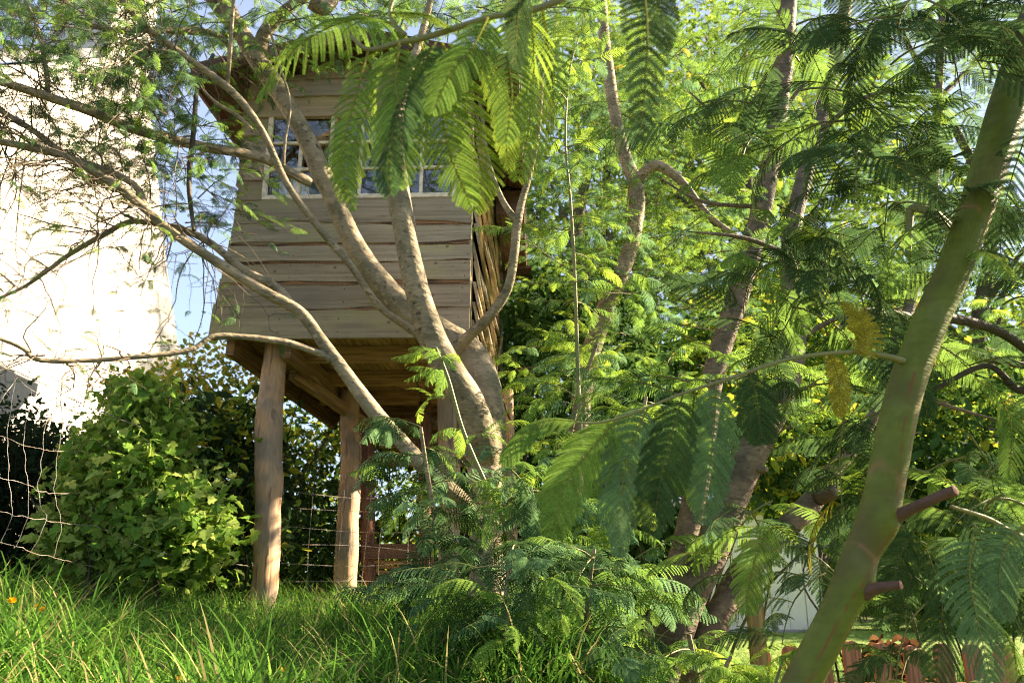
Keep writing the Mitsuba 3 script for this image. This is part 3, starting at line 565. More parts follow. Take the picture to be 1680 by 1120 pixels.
br([(-1.000, 4.280, 2.304, 0.0237), (-1.080, 4.250, 2.337, 0.0203), (-1.233, 4.180, 2.373, 0.0200), (-1.434, 4.080, 2.375, 0.0163), (-1.566, 4.000, 2.354, 0.0144), (-1.664, 3.950, 2.267, 0.0141), (-1.863, 3.850, 2.204, 0.0122), (-2.108, 3.750, 2.155, 0.0119), (-2.256, 3.660, 2.137, 0.0116), (-2.309, 3.620, 2.179, 0.0101), (-2.401, 3.580, 2.216, 0.0086), (-2.493, 3.500, 2.224, 0.0084)], 25, 8)
br([(-0.530, 4.750, 2.548, 0.0224), (-0.648, 4.700, 2.628, 0.0249), (-0.818, 4.600, 2.736, 0.0219), (-0.979, 4.500, 2.956, 0.0218), (-1.173, 4.400, 3.171, 0.0216), (-1.348, 4.300, 3.403, 0.0215), (-1.489, 4.200, 3.692, 0.0214), (-1.657, 4.100, 3.896, 0.0213), (-1.917, 3.980, 4.061, 0.0188), (-2.120, 3.880, 4.192, 0.0186), (-2.220, 3.800, 4.293, 0.0160), (-2.367, 3.700, 4.456, 0.0137)], 26, 10, .16)
br([(-1.378, 4.930, 3.733, 0.0338), (-1.484, 4.850, 3.759, 0.0334), (-1.624, 4.750, 3.805, 0.0329), (-1.775, 4.600, 3.778, 0.0319), (-1.951, 4.450, 3.736, 0.0310), (-2.215, 4.200, 3.692, 0.0294), (-2.405, 4.000, 3.697, 0.0282), (-2.529, 3.850, 3.679, 0.0250), (-2.673, 3.700, 3.666, 0.0218), (-2.828, 3.550, 3.636, 0.0185)], 27, 12)
br([(-0.377, 5.000, 2.518, 0.0472), (-0.293, 4.900, 2.608, 0.0399), (-0.154, 4.800, 2.716, 0.0328), (-0.031, 4.750, 2.890, 0.0294), (0.012, 4.700, 3.098, 0.0294), (0.031, 4.680, 3.300, 0.0296), (0.063, 4.660, 3.461, 0.0235), (0.110, 4.640, 3.625, 0.0201), (0.167, 4.600, 3.912, 0.0167), (0.201, 4.550, 4.337, 0.0137)], 28, 10)
br([(0.023, 4.690, 3.338, 0.0274), (-0.059, 4.700, 3.481, 0.0198), (-0.128, 4.700, 3.657, 0.0200), (-0.178, 4.700, 3.881, 0.0162), (-0.205, 4.700, 4.157, 0.0123)], 29, 8)
br([(-1.793, 4.850, 4.622, 0.0483), (-1.760, 4.800, 4.811, 0.0483), (-1.637, 4.750, 4.950, 0.0422), (-1.380, 4.700, 5.140, 0.0362)], 30, 12)
br([(-1.928, 4.820, 4.826, 0.0416), (-2.092, 4.800, 5.016, 0.0349), (-2.227, 4.760, 5.191, 0.0314)], 31, 10)
br([(-1.295, 4.300, 4.706, 0.0589), (-1.208, 4.350, 4.701, 0.0535), (-1.136, 4.400, 4.983, 0.0487)], 32, 10)
br([(-1.900, 4.800, 4.611, 0.0256), (-2.072, 4.700, 4.760, 0.0211), (-2.372, 4.500, 4.630, 0.0203), (-2.638, 4.300, 4.498, 0.0155), (-2.795, 4.200, 4.601, 0.0153), (-2.828, 4.100, 4.676, 0.0113)], 33, 8)
br([(-1.964, 4.800, 4.821, 0.0216), (-2.236, 4.600, 4.693, 0.0166), (-2.514, 4.500, 4.630, 0.0162), (-2.739, 4.400, 4.576, 0.0119)], 34, 8)
br([(-2.556, 3.840, 3.672, 0.0135), (-2.638, 3.900, 3.881, 0.0138), (-2.734, 3.950, 4.121, 0.0142), (-2.844, 4.000, 4.329, 0.0109), (-2.946, 4.000, 4.502, 0.0110)], 35, 8)
br([(-1.687, 4.100, 3.938, 0.0144), (-1.653, 4.000, 4.117, 0.0125), (-1.643, 3.950, 4.331, 0.0108), (-1.631, 3.900, 4.461, 0.0107)], 36, 8)
br([(-1.736, 4.000, 2.958, 0.0100), (-1.841, 4.100, 3.298, 0.0139), (-1.898, 4.200, 3.713, 0.0145), (-1.951, 4.300, 4.074, 0.0133), (-1.923, 4.400, 4.368, 0.0118)], 37, 8, bs='bark_dark')
br([(-1.544, 4.200, 3.692, 0.0109), (-1.664, 4.250, 3.827, 0.0111), (-1.845, 4.300, 3.966, 0.0094), (-2.018, 4.300, 4.162, 0.0076)], 38, 6)
br([(-1.439, 4.500, 3.627, 0.0115), (-1.442, 4.500, 3.808, 0.0097), (-1.432, 4.500, 4.074, 0.0087), (-1.518, 4.500, 4.348, 0.0080), (-1.626, 4.500, 4.678, 0.0081)], 39, 6)

# bare and leafy twigs in front of the white wall
def wander(p, az, el, L, n=10, turn=.35, droop=.3):
    c = [np.array(p, float)]; 
    for q in range(n):
        c.append(c[-1] + np.array([math.cos(az) * math.cos(el), math.sin(az) * math.cos(el), math.sin(el)]) * L / n); az += random.gauss(0, turn); el += random.gauss(-droop / n, turn * .6)
    return np.array(c)
srcs = [[(-1.700, 4.040, 2.850), (-1.990, 3.920, 3.058), (-2.408, 3.800, 3.303), (-2.691, 3.720, 3.340)], [(-1.742, 4.300, 3.001), (-2.263, 4.340, 3.167), (-2.621, 4.360, 2.957), (-3.067, 4.360, 2.654)], [(-1.863, 3.850, 2.204), (-2.108, 3.750, 2.155), (-2.302, 3.620, 2.170)], [(-1.951, 4.450, 3.736), (-2.405, 4.000, 3.697), (-2.673, 3.700, 3.666)],
        [(-1.917, 3.980, 4.061), (-2.120, 3.880, 4.192), (-2.367, 3.700, 4.456)], [(-2.372, 4.500, 4.630), (-2.638, 4.300, 4.498), (-2.795, 4.200, 4.601)], [(-2.276, 4.020, 3.332), (-2.783, 4.100, 3.632), (-3.018, 4.120, 3.786)], [(-2.157, 4.800, 5.016), (-2.236, 4.600, 4.693), (-2.514, 4.500, 4.630)], [(-1.841, 4.100, 3.298), (-1.898, 4.200, 3.713), (-1.923, 4.400, 4.368)]]
num = [(46, .8, 4), (50, .7, 3), (16, .4, 1), (44, .75, 7), (28, .8, 12), (30, .8, 12), (30, .8, 4), (36, .8, 12), (18, .6, 9)]
random.seed(5)
for (cnt, L, leafy), S in zip(num, srcs):
    S = spline(S, 8)
    for q in range(cnt):
        p = S[random.randrange(len(S))]; az = random.choice([math.pi, 2.6, -2.2, 3.6, 1.2, 4.6]) + random.gauss(0, .5)
        c = wander(p, az, random.gauss(-.05, .6), L * random.uniform(.5, 1.3)); r0 = random.uniform(.0024, .0055); twig(MT, c, r0, .0014)
        for w in range(random.randrange(1, 5)):
            c2 = wander(c[random.randrange(3, 11)], az + random.choice([-1, 1]) * random.uniform(.4, 1.2), random.gauss(-.1, .5), L * random.uniform(.25, .6), 7); twig(MT, c2, .0022, .0011)
            for z in range((random.random() < .55) + (random.random() < .2) if leafy < 5 else random.randrange(2, 6)):
                b = c2[random.randrange(3, 8)]
                piece_of(f'{MT}__crown', f"frond_m_{pick({'green': 3, 'dark': 4, 'blue': 2, 'lime': .5})}_{random.choice((0, 1, 3))}", frame(b, random.uniform(0, 6.28), random.gauss(-.1, .4), random.gauss(0, .6), random.uniform(.07, .13) * (1 if leafy < 5 else 1.25)))
random.seed(6)
MIX = {'green': 4, 'blue': 3, 'fresh': 1.5, 'lime': 1.0, 'gold': .06}
# leafy crown over and beside the house
crown(MT, (-2.089, 4.600, 3.432), (.45, .3, .35), 16, .4, 7, .13, 'm', {'green': 3, 'dark': 2, 'lime': .6})
crown(MT, (-2.060, 4.500, 3.852), (.3, .3, .3), 12, .4, 7, .13, 'm', {'green': 3, 'dark': 2, 'lime': 1})
crown(MT, (-2.989, 4.400, 4.647), (.8, .5, .42), 30, .5, 7, .14, 'm', {'green': 3, 'dark': 2, 'lime': .6})
crown(MT, (-1.893, 4.900, 5.364), (1.4, .8, .45), 60, .5, 8, .15, 'm', {'green': 3, 'dark': 1, 'lime': 1})
crown(MT, (-0.384, 5.200, 5.680), (1.0, .7, .5), 50, .5, 8, .16, 'm', MIX)
crown(MT, (0.093, 5.200, 5.116), (.3, .5, .5), 22, .5, 8, .16, 'm', MIX)

crown(MT, (-1.144, 4.500, 4.774), (.35, .3, .22), 18, .4, 7, .14, 'm', MIX)
crown(MT, (-0.585, 4.600, 4.855), (.35, .3, .25), 18, .4, 7, .14, 'm', MIX)
crown(MT, (-1.671, 4.500, 4.726), (.3, .3, .3), 14, .4, 7, .14, 'm', MIX)

# ---------------------------------------------------------------- leaning mimosas on the right
def leaner(name, label, pts, seed, bsdf='bark_brown', n=20, lump=.12):
    t = numbered(name); tag(t, label, 'tree')
    scene[f'{t}__trunk'] = mikit.ply(limb(pts, 8, n, lump, seed), bsdf, True); return t
tA = leaner('mimosa_tree', 'dark brown mimosa trunk leaning right in the middle of the right half', [(0.568, 3.900, 0.410, 0.0930), (0.679, 3.900, 0.737, 0.0860), (0.835, 3.950, 1.052, 0.0840), (1.014, 4.000, 1.364, 0.0820), (1.142, 4.050, 1.606, 0.0820), (1.278, 4.100, 1.830, 0.0814), (1.418, 4.150, 2.034, 0.0751), (1.520, 4.200, 2.248, 0.0684), (1.576, 4.250, 2.472, 0.0644), (1.603, 4.300, 2.744, 0.0571), (1.663, 4.350, 3.109, 0.0528), (1.849, 4.400, 3.664, 0.0487), (2.098, 4.450, 4.358, 0.0443), (2.336, 4.500, 5.170, 0.0396)], 41)
tB = leaner('mimosa_tree', 'straight pale mimosa trunk rising out of the top of the photo right of centre', [(0.765, 5.500, 0.176, 0.0918), (0.976, 5.500, 0.900, 0.0876), (1.141, 5.500, 1.325, 0.0815), (1.301, 5.500, 1.894, 0.0798), (1.400, 5.500, 2.409, 0.0797), (1.485, 5.500, 2.678, 0.0786), (1.662, 5.500, 3.141, 0.0804), (1.829, 5.500, 3.627, 0.0777), (1.976, 5.500, 4.135, 0.0749), (2.096, 5.500, 4.669, 0.0768), (2.194, 5.500, 5.230, 0.0836), (2.281, 5.500, 5.819, 0.0757), (2.408, 5.500, 6.698, 0.0681)], 43)
tD = leaner('mimosa_tree', 'thick mimosa trunk leaning far right with a pruned stump, behind the timber post', [(0.742, 4.000, 0.518, 0.0714), (0.842, 4.000, 0.779, 0.0697), (1.014, 4.050, 0.994, 0.0682), (1.152, 4.100, 1.178, 0.0663), (1.343, 4.150, 1.342, 0.0590), (1.549, 4.200, 1.513, 0.0569), (1.697, 4.250, 1.676, 0.0469), (1.839, 4.280, 1.811, 0.0361), (2.017, 4.320, 2.036, 0.0350), (2.149, 4.360, 2.254, 0.0340), (2.263, 4.400, 2.518, 0.0328), (2.391, 4.450, 2.800, 0.0315), (2.612, 4.500, 3.382, 0.0284), (2.799, 4.550, 4.198, 0.0256), (3.028, 4.600, 5.260, 0.0222)], 45)
put(f'{tD}__stub', mikit.ply(limb([(1.581, 4.150, 1.539, 0.0438), (1.610, 4.050, 1.557, 0.0364), (1.617, 4.020, 1.563, 0.0298)], 5, 12, .1, 3), 'bark_brown', True))
put(f'{tA}__stub', mikit.ply(limb([(1.187, 4.050, 1.667, 0.0247), (1.249, 4.000, 1.660, 0.0183), (1.267, 3.980, 1.661, 0.0152)], 5, 10, .1, 3), 'bark_brown', True))
tE = leaner('mimosa_tree', 'slim forked mimosa trunk in sunlight right of the tree house', [(0.471, 6.600, 1.696, 0.0844), (0.559, 6.600, 2.245, 0.0813), (0.605, 6.600, 2.661, 0.0827), (0.711, 6.600, 3.092, 0.0842), (0.856, 6.600, 3.483, 0.0802), (1.033, 6.600, 3.886, 0.0707), (1.127, 6.600, 4.302, 0.0718), (1.129, 6.600, 4.608, 0.0727), (1.070, 6.600, 4.795, 0.0619), (0.993, 6.600, 5.145, 0.0571), (0.933, 6.600, 5.705, 0.0583), (0.892, 6.600, 6.254, 0.0535), (0.887, 6.600, 7.047, 0.0489)], 47, 'bark_tan', 14)
put(f'{tE}__limb', mikit.ply(limb([(1.134, 6.600, 4.577, 0.0558), (1.197, 6.550, 4.674, 0.0501), (1.330, 6.500, 4.727, 0.0499), (1.530, 6.450, 4.529, 0.0382), (1.764, 6.400, 4.148, 0.0267), (2.179, 6.300, 3.761, 0.0208)], 8, 10, .1, 5), 'bark_tan', True))
random.seed(8)
for t, S in ((tB, [((2.168, 5.500, 5.115, 0.0294), (2.378, 5.400, 5.269, 0.0243), (2.702, 5.300, 5.476, 0.0072)), ((1.971, 5.500, 4.083, 0.0234), (1.712, 5.500, 4.479, 0.0190), (1.402, 5.500, 4.834, 0.0058)), ((2.076, 5.500, 4.560, 0.0191), (2.380, 5.500, 4.946, 0.0146), (2.780, 5.400, 4.987, 0.0058)), ((1.892, 5.500, 3.827, 0.0185), (1.434, 5.500, 3.878, 0.0139), (1.121, 5.500, 4.083, 0.0056))]),
             (tA, [((1.629, 4.300, 2.932, 0.0177), (1.324, 4.200, 3.003, 0.0139), (0.988, 4.100, 2.996, 0.0041)), ((1.569, 4.250, 2.401, 0.0169), (1.825, 4.200, 2.527, 0.0135), (2.119, 4.100, 2.547, 0.0050)), ((1.900, 4.400, 3.792, 0.0190), (2.186, 4.300, 3.987, 0.0151), (2.516, 4.200, 4.006, 0.0044))]),
             (tD, [((2.302, 4.400, 2.593, 0.0283), (2.079, 4.300, 2.578, 0.0381), (1.893, 4.200, 2.527, 0.0304), (1.739, 4.100, 2.408, 0.0049)), ((2.253, 4.400, 2.445, 0.0316), (2.461, 4.300, 2.362, 0.0273), (2.789, 4.200, 2.248, 0.0199)), ((2.144, 4.360, 2.219, 0.0172), (2.293, 4.200, 2.045, 0.0131), (2.542, 4.100, 1.926, 0.0038))])):
    for pts in S: put(f'{t}__limb', mikit.ply(limb(pts, 8, 8, .12, random.randrange(99)), 'bark_brown', True))
BR = {'green': 3.2, 'blue': 2.8, 'fresh': 3.2, 'lime': 2.4, 'dark': .2, 'gold': .08}
# crowns of the trees behind, seen in sunlight
crown(tE, (0.850, 8.000, 6.753), (1.0, 1.1, 1.1), 70, .7, 8, .22, 'f', BR, gap=.25)
crown(tE, (1.837, 8.400, 5.316), (1.1, 1.3, .9), 70, .7, 8, .22, 'f', BR, gap=.25)
crown(tE, (0.834, 7.200, 4.263), (.5, .6, .6), 24, .6, 8, .2, 'm', BR)
crown(tE, (1.282, 6.700, 3.122), (.8, .6, .5), 26, .6, 8, .2, 'm', BR)
crown(tE, (0.312, 6.600, 2.768), (.3, .3, .5), 10, .6, 8, .19, 'm', BR)
crown(tE, (1.035, 6.000, 3.584), (.7, .5, .6), 22, .6, 7, .26, 'm', {'blue': 4, 'green': 3, 'fresh': 2})
crown(tE, (1.710, 7.000, 5.629), (1.0, .5, .8), 26, .6, 7, .27, 'm', {'blue': 4, 'green': 3, 'fresh': 2})
crown(tE, (0.556, 7.200, 5.264), (.5, .5, .9), 18, .6, 7, .26, 'm', {'blue': 4, 'green': 3, 'fresh': 2})
crown(tB, (1.880, 6.800, 6.123), (1.0, 1.2, .8), 40, .6, 8, .2, 'm', BR, gap=.3)
crown(tB, (1.861, 6.400, 4.746), (.7, .9, .6), 18, .6, 8, .2, 'm', BR, gap=.2)
crown(tB, (3.447, 6.900, 6.196), (1.2, 1.2, .9), 34, .6, 8, .22, 'f', BR, gap=.35)
crown(tA, (1.863, 5.200, 3.078), (.5, .5, .5), 10, .5, 8, .19, 'm', BR, gap=.3)
crown(tA, (1.086, 3.900, 1.858), (.4, .35, .45), 18, .45, 8, .19, 'm', BR)
crown(tD, (3.499, 5.600, 4.622), (.9, .9, .8), 20, .6, 8, .2, 'm', {'green': 3, 'dark': 2, 'lime': 1.2, 'gold': .1}, gap=.3)
crown(tD, (2.986, 4.800, 2.563), (.6, .6, .5), 18, .5, 8, .18, 'm', {'green': 3, 'dark': 2, 'lime': 1.6, 'gold': .15}, gap=.2)
crown(tD, (1.988, 4.700, 2.226), (.35, .4, .35), 10, .5, 8, .18, 'm', BR, gap=.2)

# ---------------------------------------------------------------- young mimosas filling the middle
def sapling(label, path, sprigs, tones, lod='m', size=.23, L=.5, nf=7, el=(-.15, .6), r=7, shapes=(0, 1, 1, 2, 3)):
    t = numbered('mimosa_sapling'); tag(t, label, 'shrub', None)
    s = spline(path, 8); scene[f'{t}__stem'] = mikit.ply(tube(s[:, :3], s[:, 3], 8, .1, 3), 'bark_tan' if r > 4 else 'stem_green', True)
    for k in range(sprigs):
        u = .15 + .85 * (k + random.random()) / sprigs; p = np.array([np.interp(u, np.linspace(0, 1, len(s)), s[:, q]) for q in range(3)])
        sprig(t, p, random.uniform(0, 6.28), random.uniform(*el), L * random.uniform(.6, 1.3) * (1.15 - .6 * u), nf, size, lod, tones, shapes, .004, droop=.8)
    return t
SM = {'blue': 5, 'green': 2.2, 'fresh': .6, 'dark': 3}
random.seed(12)
sapling('bushy young mimosa spreading under the long left limb', [(-0.105, 3.700, 0.734, 0.0158), (-0.212, 3.650, 1.009, 0.0159), (-0.307, 3.600, 1.264, 0.0133), (-0.363, 3.550, 1.523, 0.0107), (-0.406, 3.500, 1.785, 0.0081)], 17, SM, L=.42)
sapling('tall thin mimosa shoot in front of the tree house floor', [(0.156, 3.300, 1.023, 0.0144), (-0.025, 3.300, 1.350, 0.0099), (-0.191, 3.300, 1.698, 0.0089), (-0.273, 3.300, 1.959, 0.0078), (-0.328, 3.300, 2.094, 0.0053)], 9, {'green': 3, 'lime': 1.5}, L=.16, nf=4, size=.15, r=3)
sapling('dark bushy mimosa to the right of the big trunk base', [(0.144, 3.400, 0.723, 0.0168), (0.122, 3.350, 1.021, 0.0146), (0.110, 3.300, 1.302, 0.0123), (0.075, 3.300, 1.497, 0.0100)], 22, SM, L=.45)
sapling('young mimosa growing at the bottom middle of the photo', [(-0.020, 2.900, 0.673, 0.0122), (-0.031, 2.850, 0.886, 0.0102), (-0.020, 2.800, 1.081, 0.0082), (0.000, 2.800, 1.239, 0.0062)], 13, SM, L=.36)
sapling('leafy mimosa shoot right of the bottom middle', [(0.240, 3.000, 0.638, 0.0125), (0.248, 2.950, 0.857, 0.0105), (0.264, 2.900, 1.078, 0.0085), (0.290, 2.900, 1.242, 0.0064)], 13, SM, L=.34)
sapling('sunlit bushy mimosa left of the dark leaning trunk', [(0.469, 3.800, 1.004, 0.0165), (0.509, 3.800, 1.325, 0.0141), (0.580, 3.800, 1.664, 0.0116), (0.654, 3.800, 1.990, 0.0089)], 20, {'blue': 3, 'green': 3, 'lime': 3}, L=.5)
sapling('tall sparse mimosa stem with fresh fronds right of the tree house', [(0.377, 4.300, 1.731, 0.0131), (0.371, 4.350, 2.287, 0.0110), (0.362, 4.300, 2.819, 0.0098), (0.343, 4.250, 3.258, 0.0086), (0.318, 4.200, 3.631, 0.0072), (0.350, 4.200, 4.091, 0.0045), (0.415, 4.200, 4.354, 0.0030)], 22, {'lime': 3, 'green': 2, 'blue': 1}, L=.25, nf=5, size=.17, r=3)
sapling('broad sunlit young mimosa below the forked trunk', [(0.276, 4.600, 1.497, 0.0207), (0.317, 4.600, 1.842, 0.0176), (0.396, 4.600, 2.166, 0.0144), (0.514, 4.600, 2.504, 0.0110)], 20, {'blue': 3, 'green': 3, 'lime': 2}, L=.5)
sapling('young mimosa spilling over the base of the leaning trunks', [(0.677, 3.100, 0.720, 0.0131), (0.663, 3.100, 0.842, 0.0110), (0.647, 3.100, 0.946, 0.0089)], 4, {'green': 3, 'lime': 2, 'blue': 1}, L=.35)
sapling('low mimosa fronds at the foot of the gate post', [(0.666, 2.800, 0.708, 0.0078), (0.697, 2.800, 0.853, 0.0080), (0.720, 2.800, 0.900, 0.0060)], 3, {'green': 3, 'lime': 1}, L=.18, nf=6, size=.16)
sapling('pale mimosa shoot in front of the leftmost pickets', [(0.743, 2.600, 0.706, 0.0054), (0.790, 2.600, 0.823, 0.0055), (0.826, 2.600, 0.909, 0.0037)], 3, {'green': 3, 'lime': 1}, L=.15, nf=4, size=.13)

# ---------------------------------------------------------------- the near green trunk and everything that hangs from it
NT = numbered('mimosa_tree')
tag(NT, 'close smooth green mimosa trunk slanting up at far right with hanging fronds', 'tree')
s = spline([(0.443, 1.550, 0.827, 0.0349), (0.515, 1.550, 0.955, 0.0322), (0.597, 1.550, 1.080, 0.0315), (0.655, 1.550, 1.188, 0.0322), (0.704, 1.550, 1.278, 0.0343), (0.783, 1.560, 1.495, 0.0343), (0.870, 1.580, 1.655, 0.0349), (0.952, 1.600, 1.785, 0.0351), (1.036, 1.620, 1.939, 0.0364), (1.133, 1.650, 2.125, 0.0409), (1.237, 1.680, 2.327, 0.0437), (1.374, 1.720, 2.573, 0.0462), (1.576, 1.780, 2.946, 0.0476), (1.808, 1.850, 3.406, 0.0469)], 26)
v, f = tube(s[:, :3], s[:, 3], 56, .05, 9, [(*(0.696, 1.520, 1.248), .04, .012), (*(0.658, 1.520, 1.134), .035, .010), (*(0.770, 1.520, 1.557), .03, .008)])
nb = len(s); ring = np.repeat(np.linspace(0, 1, nb), 56); th = np.tile(np.arange(56) / 56 * 2 * np.pi, nb)
ring = np.append(ring, [0, 1]); th = np.append(th, [0, 0])
g = meshkit.fbm(v * np.array([30, 30, 12]), 4, 3)[:, None]; h = meshkit.fbm(v * np.array([20, 20, 140]), 3, 8)[:, None]; w = meshkit.fbm(v * np.array([7, 7, 5]), 3, 6)[:, None]
col = np.array([.085, .095, .008]) * (1 - g) + np.array([.155, .16, .022]) * g
col = col * np.array([.86, .98, .9]) * (.8 + .4 * h); br_ = np.clip((w - .47) * 5, 0, 1); col = col * (1 - br_ * .75) + np.array([.085, .058, .026]) * br_ * .75; sp_ = np.clip((meshkit.fbm(v * np.array([90, 90, 70]), 2, 4)[:, None] - .62) * 9, 0, 1); col = col * (1 - .2 * sp_) + np.array([.05, .04, .02]) * .2 * sp_; pl_ = np.clip((meshkit.fbm(v * np.array([24, 24, 15]), 3, 12)[:, None] - .6) * 7, 0, 1); col = col * (1 - .16 * pl_) + np.array([.22, .23, .10]) * .16 * pl_
for a0, w0, u0, u1 in ((2.6, .05, .12, .62), (3.5, .04, .2, .95), (1.8, .035, .05, .4), (4.6, .05, .3, .8), (5.4, .04, .1, .9)):      # red cracks running along the stem
    dth = np.abs((th - a0 - .35 * np.sin(ring * 23 + a0) + np.pi) % (2 * np.pi) - np.pi); k = np.exp(-(dth / w0)**2) * ((ring > u0) & (ring < u1)); k = k[:, None]
    col = col * (1 - .8 * k) + np.array([.17, .045, .02]) * .8 * k
for u0 in (.235, .33, .60, .74):                                                                          # ring scars
    k = (np.exp(-((ring - u0 - .004 * np.sin(th * 2)) / .0028)**2) * (.4 + .6 * (np.sin(th * 3 + u0 * 40) > -.3)))[:, None]; col = col * (1 - .6 * k) + np.array([.26, .13, .06]) * .6 * k
scene[f'{NT}__trunk'] = mikit.ply((v, f), 'bark_green', True, color=np.clip(col, .01, .6))
labels[f'{NT}__trunk'] = {'label': 'smooth olive-green trunk with red-brown cracks and ring scars'}
for pts in ([(0.689, 1.540, 1.234, 0.0195), (0.705, 1.530, 1.246, 0.0149), (0.722, 1.520, 1.258, 0.0120), (0.734, 1.500, 1.267, 0.0107), (0.748, 1.460, 1.278, 0.0104), (0.766, 1.440, 1.288, 0.0098), (0.780, 1.420, 1.295, 0.0102)], [(0.648, 1.530, 1.123, 0.0168), (0.656, 1.510, 1.128, 0.0116), (0.665, 1.490, 1.132, 0.0087), (0.676, 1.480, 1.134, 0.0081), (0.685, 1.470, 1.135, 0.0086)]):
    k = put(f'{NT}__stub', mikit.ply(limb(pts, 8, 18, .22, 4), 'cut_wood', True))
    e, e0 = np.array(pts[-1]), np.array(pts[-2]); d = unit(e[:3] - e0[:3]); a_ = np.arange(15) * 2 * np.pi / 15; x_ = unit(np.cross(d, [0, 0, 1])); y_ = np.cross(d, x_)
    ring_ = e[:3] + d * .0015 + (x_ * np.cos(a_)[:, None] + y_ * np.sin(a_)[:, None]) * e[3] * (.84 + .06 * np.sin(a_ * 3))[:, None]; i_ = np.arange(15)
    scene[f'{k}__cut_face'] = mikit.ply((np.vstack([[e[:3] + d * .004], ring_]), np.stack([i_ * 0, 1 + i_, 1 + (i_ + 1) % 15], 1)), 'cut_end')
def nbr(pts, n=8, bs='stem_green'): return put(f'{NT}__limb', mikit.ply(limb(pts, 8, n, .08, 6), bs, True))
nbr([(0.783, 1.540, 1.563, 0.0085), (0.724, 1.520, 1.570, 0.0051), (0.643, 1.500, 1.569, 0.0043), (0.524, 1.470, 1.546, 0.0037), (0.408, 1.440, 1.503, 0.0034), (0.311, 1.420, 1.469, 0.0029), (0.174, 1.400, 1.415, 0.0022), (0.087, 1.400, 1.413, 0.0015)])
nbr([(0.908, 1.600, 1.675, 0.0116), (1.007, 1.650, 1.677, 0.0106), (1.101, 1.700, 1.665, 0.0109), (1.217, 1.750, 1.607, 0.0097)], bs='bark_dark')
nbr([(1.040, 1.650, 1.878, 0.0109), (1.049, 1.750, 1.946, 0.0117), (1.040, 1.800, 2.010, 0.0121), (1.019, 1.850, 2.047, 0.0109), (1.010, 1.860, 2.004, 0.0093), (0.996, 1.860, 1.921, 0.0077)])
nbr([(1.364, 1.900, 1.709, 0.0136), (1.250, 1.900, 1.585, 0.0104), (1.171, 1.900, 1.647, 0.0075), (1.027, 1.900, 1.585, 0.0060)], bs='bark_dark')
nbr([(1.172, 1.750, 1.231, 0.0104), (1.062, 1.700, 1.228, 0.0063), (0.964, 1.650, 1.262, 0.0049), (0.866, 1.600, 1.282, 0.0036)])
# overhead limb, out of the picture, that carries the nearest fronds
nbr([(1.576, 1.780, 2.946, 0.0441), (1.056, 1.500, 2.846, 0.0323), (0.537, 1.250, 2.547, 0.0219), (0.250, 1.100, 2.234, 0.0135), (0.112, 1.020, 2.022, 0.0066), (0.036, 1.000, 1.961, 0.0050), (-0.036, 1.000, 1.945, 0.0045), (-0.126, 1.000, 1.911, 0.0045), (-0.166, 1.000, 1.902, 0.0040), (-0.210, 1.000, 1.890, 0.0036), (-0.238, 1.000, 1.913, 0.0027)], 10)
nbr([(-0.157, 1.000, 1.915, 0.0036), (-0.173, 1.000, 1.932, 0.0032), (-0.182, 1.000, 1.955, 0.0027), (-0.172, 1.000, 1.999, 0.0028)])
nbr([(0.250, 1.100, 2.234, 0.0062), (0.188, 1.000, 2.100, 0.0047), (0.185, 0.950, 1.993, 0.0035)])

